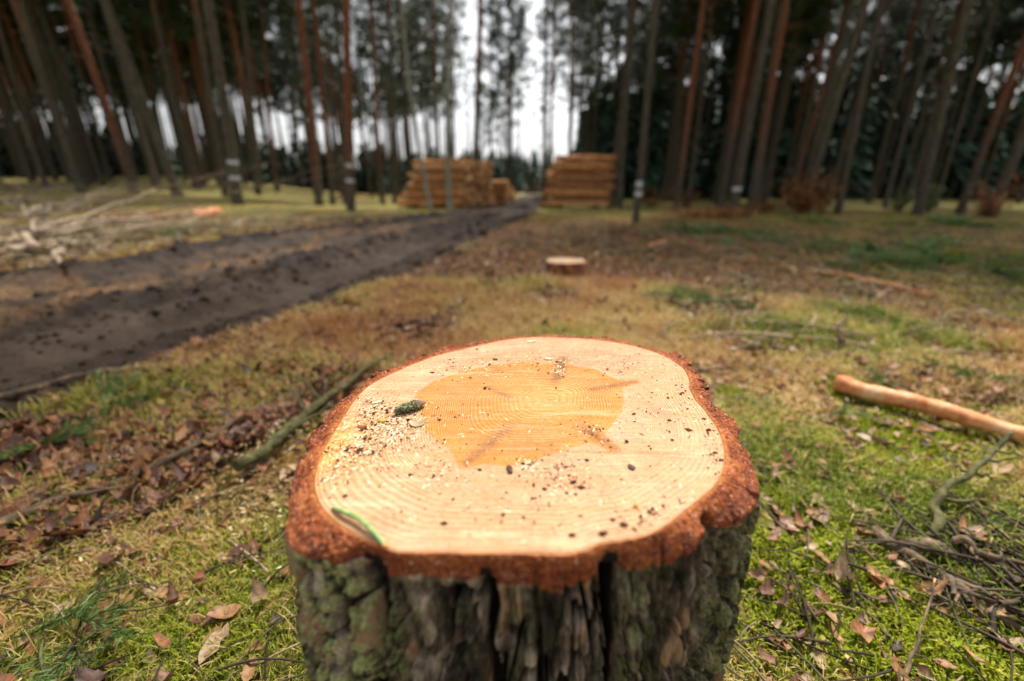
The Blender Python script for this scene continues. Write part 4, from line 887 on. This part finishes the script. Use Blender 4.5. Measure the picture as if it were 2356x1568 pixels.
sg = [(230, 940, .8, 5, 'among the debris beside the muddy track, left of the stump'), (60, 1040, .8, 6, 'in the grass at the left edge'), (150, 1230, .35, 2, 'beside the long brown stick'), (60, 1520, .6, 3, 'in the bottom left corner'), (230, 1490, .45, 1, 'just right of the bottom left corner'), (1690, 545, 3.2, 7, 'far behind the stump to the right'), (1780, 570, 3, 4, 'near the orange stick in the clearing'), (1650, 690, 1.6, 4, 'in the grass behind the right stump rim'), (2200, 605, 3.2, 8, 'on the right side of the clearing'), (2300, 635, 2.6, 5, 'at the right edge of the clearing'), (1930, 610, 2.4, 4, 'between the two orange sticks of the clearing'), (2200, 870, .9, 4, 'in the hollow behind the peeled pole'), (1560, 770, .6, 3, 'just behind the far right rim of the stump'), (1800, 960, .5, 3, 'in grass between the stump and the peeled pole'), (360, 560, 2.6, 3, 'beside the brush pile'), (370, 455, 5, 4, 'at the edge of the left wood'), (2180, 520, 5, 4, 'at the edge of the right wood'), (1960, 520, 4, 3, 'before the dark pine right of the copper bush'), (2010, 870, .5, 2, 'at the near end of the peeled pole'), (2230, 1190, .45, 2, 'beside the brushwood at the lower right')]
for px, py, sc__, n, where in sg:
    for k in range(n):
        p = on_z(px, py, 0); p[:2] += np.array([rs.gauss(0, .09), rs.gauss(0, .06)]) * sc__
        o = bpy.data.objects.new('pine_sprig', SG[rs.randrange(4)]); C.objects.link(o); s = sc__ * rs.uniform(.75, 1.15)
        if sc__ > 2: s *= .8
        o.location = (p[0], p[1], float(G(p[0], p[1])) + .006); o.scale = (s,) * 3; o.rotation_euler = (rs.uniform(-.2, .2), rs.uniform(-.15, .15), rs.uniform(0, 6.28))
        tag(o, 'green pine sprig ' + where, 'pine sprig', 'green pine sprigs ' + where)
# copper-leaved bushes
def bush(px, py, dist, h, wd, n, label, seed, mat=M_copper, cat='bush', name='beech_bush'):
    r = np.random.default_rng(seed); x = (px - CX) / FP * dist * CP; z = float(G(x, dist)); o = empty(name, (x, dist, z)); tag(o, label, cat)
    m = MB(); P = []
    for k in range(16):
        a = r.uniform(0, 6.28); e = np.array([math.cos(a) * wd * r.uniform(.2, .6), math.sin(a) * wd * r.uniform(.2, .6), h * r.uniform(.3, 1.0)]); Q = curve([(0, 0, -.05), e * [.4, .4, .55], e], 8, .04, seed + k); V, Fl = tube(Q, np.linspace(.014, .003, 8), 5); m.addm(V, Fl, .3); P.append(Q[2:])
    m.build('stems', M_stick, parent=o)
    P = np.concatenate(P); i = r.integers(0, len(P), n); P = P[i] + r.normal(size=(n, 3)) * [.13 * wd, .13 * wd, .10 * h]; P[:, 2] = np.maximum(P[:, 2], .03)
    D = r.normal(size=(n, 3)); D[:, 2] *= .35; D /= np.linalg.norm(D, axis=1)[:, None]; S = np.cross(D, [0, 0, 1.]) + r.normal(size=(n, 3)) * .25; S /= np.linalg.norm(S, axis=1)[:, None]
    V, Fl, T = cards(P, D, S, r.uniform(.07, .11, n), r.uniform(.04, .06, n), .25, r.random(n)); m = MB(); m.addm(V, Fl, T); m.build('leaves', mat, parent=o, smooth=False)
bush(1855, 470, 12.5, 1.05, 1.25, 1500, 'copper leaved beech bush at the foot of the pale leaning pine', 1)
bush(1900, 380, 12.9, 1.75, 1.0, 140, 'sparse upper copper shoots behind the copper beech bush', 2)
bush(1620, 490, 11.0, .28, 1.6, 700, 'low rusty bush of dead bracken left of the grey one banded pine', 3)
bush(1700, 490, 10.8, .3, .8, 300, 'small rusty bush at the foot of the grey one banded pine', 4)
bush(1500, 445, 19, .9, 1.5, 350, 'copper bush in shade right of the right log stack', 5)
bush(1580, 445, 17, .8, 1.2, 250, 'dim copper bush between the nearest banded pine and the reddish pine', 6)
bush(2290, 450, 11, .9, .8, 450, 'reddish brown bush at the foot of the right edge pine', 7)
bush(1770, 470, 13.4, .5, .9, 260, 'low copper bush just left of the large copper beech bush', 8)
bush(2080, 470, 14.5, .8, .6, 300, 'green leafy bush left of the third large trunk from the right', 9, M_sprig, name='green_bush')
bush(2150, 465, 13.5, .8, .5, 260, 'green leafy bush right of the third large trunk from the right', 10, M_sprig, name='green_bush')
bush(1240, 430, 34, 2.2, 2.5, 700, 'rusty young beech beside the end of the track', 12, name='beech_bush')

# ------------------------------------------------------------------ ground cover
def excl(x, y):
    d = np.hypot(x - pith[0], y - pith[1]); return (d > .20) & (np.abs(road_u(x, y)) > 1.0)
def sample(n, r0, r1, seed, power=1.0, half=62):
    r = np.random.default_rng(seed); lr = np.exp(r.uniform(math.log(r0), math.log(r1), n)) if power == 0 else np.sqrt(r.uniform(r0 ** 2, r1 ** 2, n)); a = R(1) * r.uniform(-half, half, n)
    x, y = np.sin(a) * lr, np.cos(a) * lr; k = excl(x, y); return x[k], y[k], r
def grassfield(name, n, r0, r1, seed, L, W, power=0, lab='', hmask=True, flat=.55, dt=0.0):
    x, y, r = sample(n, r0, r1, seed, power); cov = fbm(x * 3.1, y * 3.1, 90, 3) + .25 * (r.random(len(x)) - .5); lt = np.clip(ss(2.3, 3.4, y) * (1 - ss(8, 12, y)) * ss(2.2, .4, np.abs(x - .5) / (1 + y * .2)) + .5 * ss(.52, .68, fbm(x * 1.1, y * 1.1, 97, 3)), 0, 1); k = (cov > .42) & (r.random(len(x)) > lt * .6); x, y, lt = x[k], y[k], lt[k]; n = len(x)
    d = np.hypot(x, y); s = np.clip(d / 1.0, .7, 6) ** .75
    a = r.uniform(0, 6.283, n); tl = np.abs(r.normal(size=n)) * flat + .25; D = np.stack([np.cos(a) * tl, np.sin(a) * tl, np.ones(n) * .8], 1); D /= np.linalg.norm(D, axis=1)[:, None]
    S = np.stack([-np.sin(a), np.cos(a), 0 * a], 1); P = np.stack([x, y, G(x, y) - .004], 1)
    green = fbm(x * 1.6, y * 1.6, 91, 3); t = np.clip(.24 + (green - .45) * 1.9 + .42 * r.random(n) ** 1.3 + .12 * ss(1.5, 3.5, d) + dt + .55 * lt * r.random(n), 0, 1)
    V, Fl, T = cards(P, D, S, r.uniform(.4, 1.2, n) * L * s, r.uniform(.6, 1.3, n) * W * s, .30, t)
    m = MB(); m.addm(V, Fl, T); tag(m.build(name, M_grass, smooth=False), lab, 'grass', kind='stuff')
grassfield('grass', 330000, .22, 3.0, 201, .055, .0021, 1.0, 'green and straw coloured grass around the big stump')
grassfield('dry_grass', 140000, 2.6, 16, 202, .030, .0022, 0, 'short dry grass across the clearing')
grassfield('straw', 26000, .25, 3.2, 203, .085, .0020, 1.0, 'long dead straws of grass lying around the big stump', flat=1.6, dt=.45)
# moss
x, y, r = sample(260000, .25, 2.3, 210, 1.0); mk = mossmask(x, y); k = mk > .18 + .3 * r.random(len(x)); x, y = x[k], y[k]; n = len(x)
a = r.uniform(0, 6.283, n); D = np.stack([np.cos(a) * .7, np.sin(a) * .7, np.ones(n)], 1); D /= np.linalg.norm(D, axis=1)[:, None]; S = np.stack([-np.sin(a), np.cos(a), 0 * a], 1)
V, Fl, T = cards(np.stack([x, y, G(x, y)], 1), D, S, r.uniform(.010, .022, n), r.uniform(.0025, .005, n), .2, r.random(n)); m = MB(); m.addm(V, Fl, T); tag(m.build('moss', M_moss, smooth=False), 'bright yellow green moss cushions on the forest floor', 'moss', kind='stuff')
# fallen leaves
def leaves(name, x, y, r, size, lab, t=None, lift=.012):
    n = len(x); a = r.uniform(0, 6.283, n); c_, s_ = np.cos(a), np.sin(a); L = size * np.exp(r.normal(size=n) * .33); W = L * r.uniform(.25, .75, n); fold = r.uniform(.0, .8, n)
    tx, ty = r.normal(size=n) * .6, r.normal(size=n) * .6
    loc = [(-.56, 0, .1), (-.42, .20, .5), (-.22, .40, 1), (.02, .47, 1.1), (.25, .36, .9), (.42, .18, .5), (.56, 0, .1), (.42, -.18, .5), (.25, -.36, .9), (.02, -.47, 1.1), (-.22, -.40, 1), (-.42, -.20, .5), (0, 0, 0)]
    Z0 = G(x, y) + lift * r.uniform(.4, 1.6, n); VV = []
    for lx, ly, up in loc:
        px, py = lx * L, ly * W * (1 + .25 * r.normal(size=n)); pz = up * fold * W * .45 + px * tx + py * ty + .28 * L * lx * lx * r.normal(size=n)
        VV.append(np.stack([x + px * c_ - py * s_, y + px * s_ + py * c_, Z0 + np.abs(pz)], 1))
    V = np.stack(VV, 1).reshape(-1, 3); b = np.arange(n)[:, None] * 13
    F = np.concatenate([b + np.array([[q, (q + 1) % 12, 12]]) for q in range(12)])
    m = MB(); m.addm(V, [F], np.repeat(r.random(n) if t is None else t, 13)); tag(m.build(name, M_leaf, smooth=True), lab, 'leaves', kind='stuff')
x, y, r = sample(5600, .25, 2.6, 220, 1.0); leaves('fallen_leaves', x, y, r, .027, 'brown and orange fallen leaves in the grass around the big stump', lift=.010)
x, y, r = sample(42000, 1.9, 11, 221, 0); lm = np.clip(ss(1.8, .3, np.abs(x - .5) / (1 + y * .25)) * ss(1.9, 3, y) + .17 + ss(1.32, 1.05, np.abs(road_u(x, y))) * .6, 0, 1) * fbm(x * 1.5, y * 1.5, 93, 2) * 2.0; k = r.random(len(x)) < lm; leaves('leaf_litter', x[k], y[k], r, .036, 'orange brown leaf litter across the clearing', lift=.02)
# bark bits and chips along the track edge and around
x, y, r = sample(90000, .8, 9, 222, 0); uu = road_u(x, y); k = (uu > .88) & (uu < 1.38 + .2 * fbm(x * 2, y * 2, 3)) & (r.random(len(x)) < .8); leaves('bark_litter', x[k], y[k], r, .032, 'dark bark scraps and clods along the near edge of the track', t=np.clip(r.random(k.sum()) * .5 + .35 * (r.random(k.sum()) < .25), 0, 1), lift=.012)
# twig litter
def twigs(name, n, r0, r1, seed, L, rad, lab):
    x, y, r = sample(n, r0, r1, seed, 0); m = MB()
    for q in range(len(x)):
        a = r.normal() * .9 + (2.6 if x[q] > 0 else .5); l = L * r.uniform(.4, 1.5) * max(.7, y[q] * .4); b = np.array([x[q], y[q]]); e = b + l * np.array([math.cos(a), math.sin(a)]); mid = (b + e) / 2 + r.normal(size=2) * l * .08
        P = np.array([[*b, float(G(*b)) + .01], [*mid, float(G(*mid)) + .015 + r.random() * .02], [*e, float(G(*e)) + .01 + r.random() * .02]])
        V, Fl = tube(curve(P, 5), np.linspace(rad, rad * .5, 5) * r.uniform(.5, 1.4), 4, cap=False); m.addm(V, Fl, min(1, r.random() ** 1.3))
    tag(m.build(name, M_stick), lab, 'twigs', kind='stuff')
twigs('twig_litter', 520, .5, 2.6, 230, .16, .0022, 'small dead twigs strewn in the grass near the big stump')
twigs('brushwood_litter', 700, 2.4, 12, 231, .20, .006, 'dead twigs strewn across the clearing')
def sticks(name, n, fx, L, rad, lab, seed, tmin=.5, tmax=1.0):
    hz = min(1, L * 1.6)
    r = np.random.default_rng(seed); m = MB()
    for q in range(n):
        x, y = fx(r)
        if abs(float(road_u(x, y))) < 1.05: continue
        a = r.uniform(0, 3.14); l = L * r.uniform(.3, 1.4); e = np.array([math.cos(a), math.sin(a)]) * l; z0 = float(G(x, y)) + r.random() * .10 * hz; z1 = float(G(x + e[0], y + e[1])) + r.random() * .14 * hz
        P = np.array([[x, y, z0], [x + e[0] * .5 + r.normal() * l * .08, y + e[1] * .5 + r.normal() * l * .08, (z0 + z1) / 2 + r.random() * .05 * hz], [x + e[0], y + e[1], z1]])
        V, Fl = tube(curve(P, 6), np.linspace(rad, rad * .4, 6) * r.uniform(.4, 1.5), 5, cap=False); m.addm(V, Fl, r.uniform(tmin, tmax))
    tag(m.build(name, M_stick), lab, 'brushwood', kind='stuff')
sticks('bleached_brushwood', 420, lambda r: (-4.6 - abs(r.normal()) * 1.4, 5.2 + r.normal() * 1.0), .8, .016, 'bleached dead sticks heaped among the brush pile left of the track', 301, .6)
sticks('trackside_brushwood', 380, lambda r: ((lambda y: (float(np.interp(y, RY, RX)) - 1.7 - abs(r.normal()) * .9, y))(r.uniform(4.5, 12))), .45, .011, 'broken sticks strewn along the far side of the muddy track', 302, .35)
sticks('orange_brushwood', 620, lambda r: (.9 + r.normal() * 1.3, 5.0 + abs(r.normal()) * 2.2), .28, .008, 'orange brown broken sticks around and beyond the small far stump', 303, .3)
sticks('dark_brushwood', 260, lambda r: (.98 + r.normal() * .13, .50 + r.normal() * .07), .15, .0035, 'dark tangled brushwood at the lower right', 304, 0.0, .4)
sticks('clearing_brushwood', 900, lambda r: ((lambda y: (y * r.uniform(.35, 1.3), y))(r.uniform(1.6, 8))), .34, .006, 'pale sticks and twigs strewn over the right side of the clearing', 305, .4)
r = np.random.default_rng(310); mc = MB()
for q in range(6500):
    y = math.exp(r.uniform(math.log(1.1), math.log(14))); uq = r.choice([.14, .30, -.82, .95, -.28, .74, 1.05]) + r.normal() * .06; x = float(np.interp(y, RY, RX)) + uq * float(np.interp(y, WY, WX))
    sz = .0065 * math.exp(r.normal() * .6) * min(2.2, .7 + y * .2); v = ico * sz * r.uniform(.5, 1.3, (6, 1)) * [1.2, 1.2, .8]; a = r.uniform(0, 6.28); v = np.stack([v[:, 0] * math.cos(a) - v[:, 1] * math.sin(a), v[:, 0] * math.sin(a) + v[:, 1] * math.cos(a), v[:, 2]], 1)
    mc.add(v + [x, y, float(G(x, y)) + sz * .2], icf, 0)
tag(mc.build('mud_clods', M_mud, smooth=True), 'churned clods of dark mud along the ruts of the track', 'mud', kind='stuff')
# chips sprayed by the saw, left of the stump
r = np.random.default_rng(240); n = 620; cpt = on_z(585, 1010, 0); c2 = on_z(590, 1150, 0)
x = np.concatenate([cpt[0] + r.normal(size=n // 2) * .09, c2[0] + r.normal(size=n - n // 2) * .17]); y = np.concatenate([cpt[1] + r.normal(size=n // 2) * .07, c2[1] + r.normal(size=n - n // 2) * .14])
a = r.uniform(0, 6.28, n); D = np.stack([np.cos(a), np.sin(a), r.uniform(-.1, .5, n)], 1); S = np.stack([-np.sin(a), np.cos(a), 0 * a], 1)
V, Fl, T = cards(np.stack([x, y, G(x, y) + .02], 1), D, S, r.uniform(.004, .014, n), r.uniform(.002, .005, n), 0, r.random(n)); m = MB(); m.addm(V, Fl, T)
tag(m.build('wood_chips', M_gchip, smooth=False), 'pale wood chips sprayed on the grass left of the big stump', 'wood chips', kind='stuff')
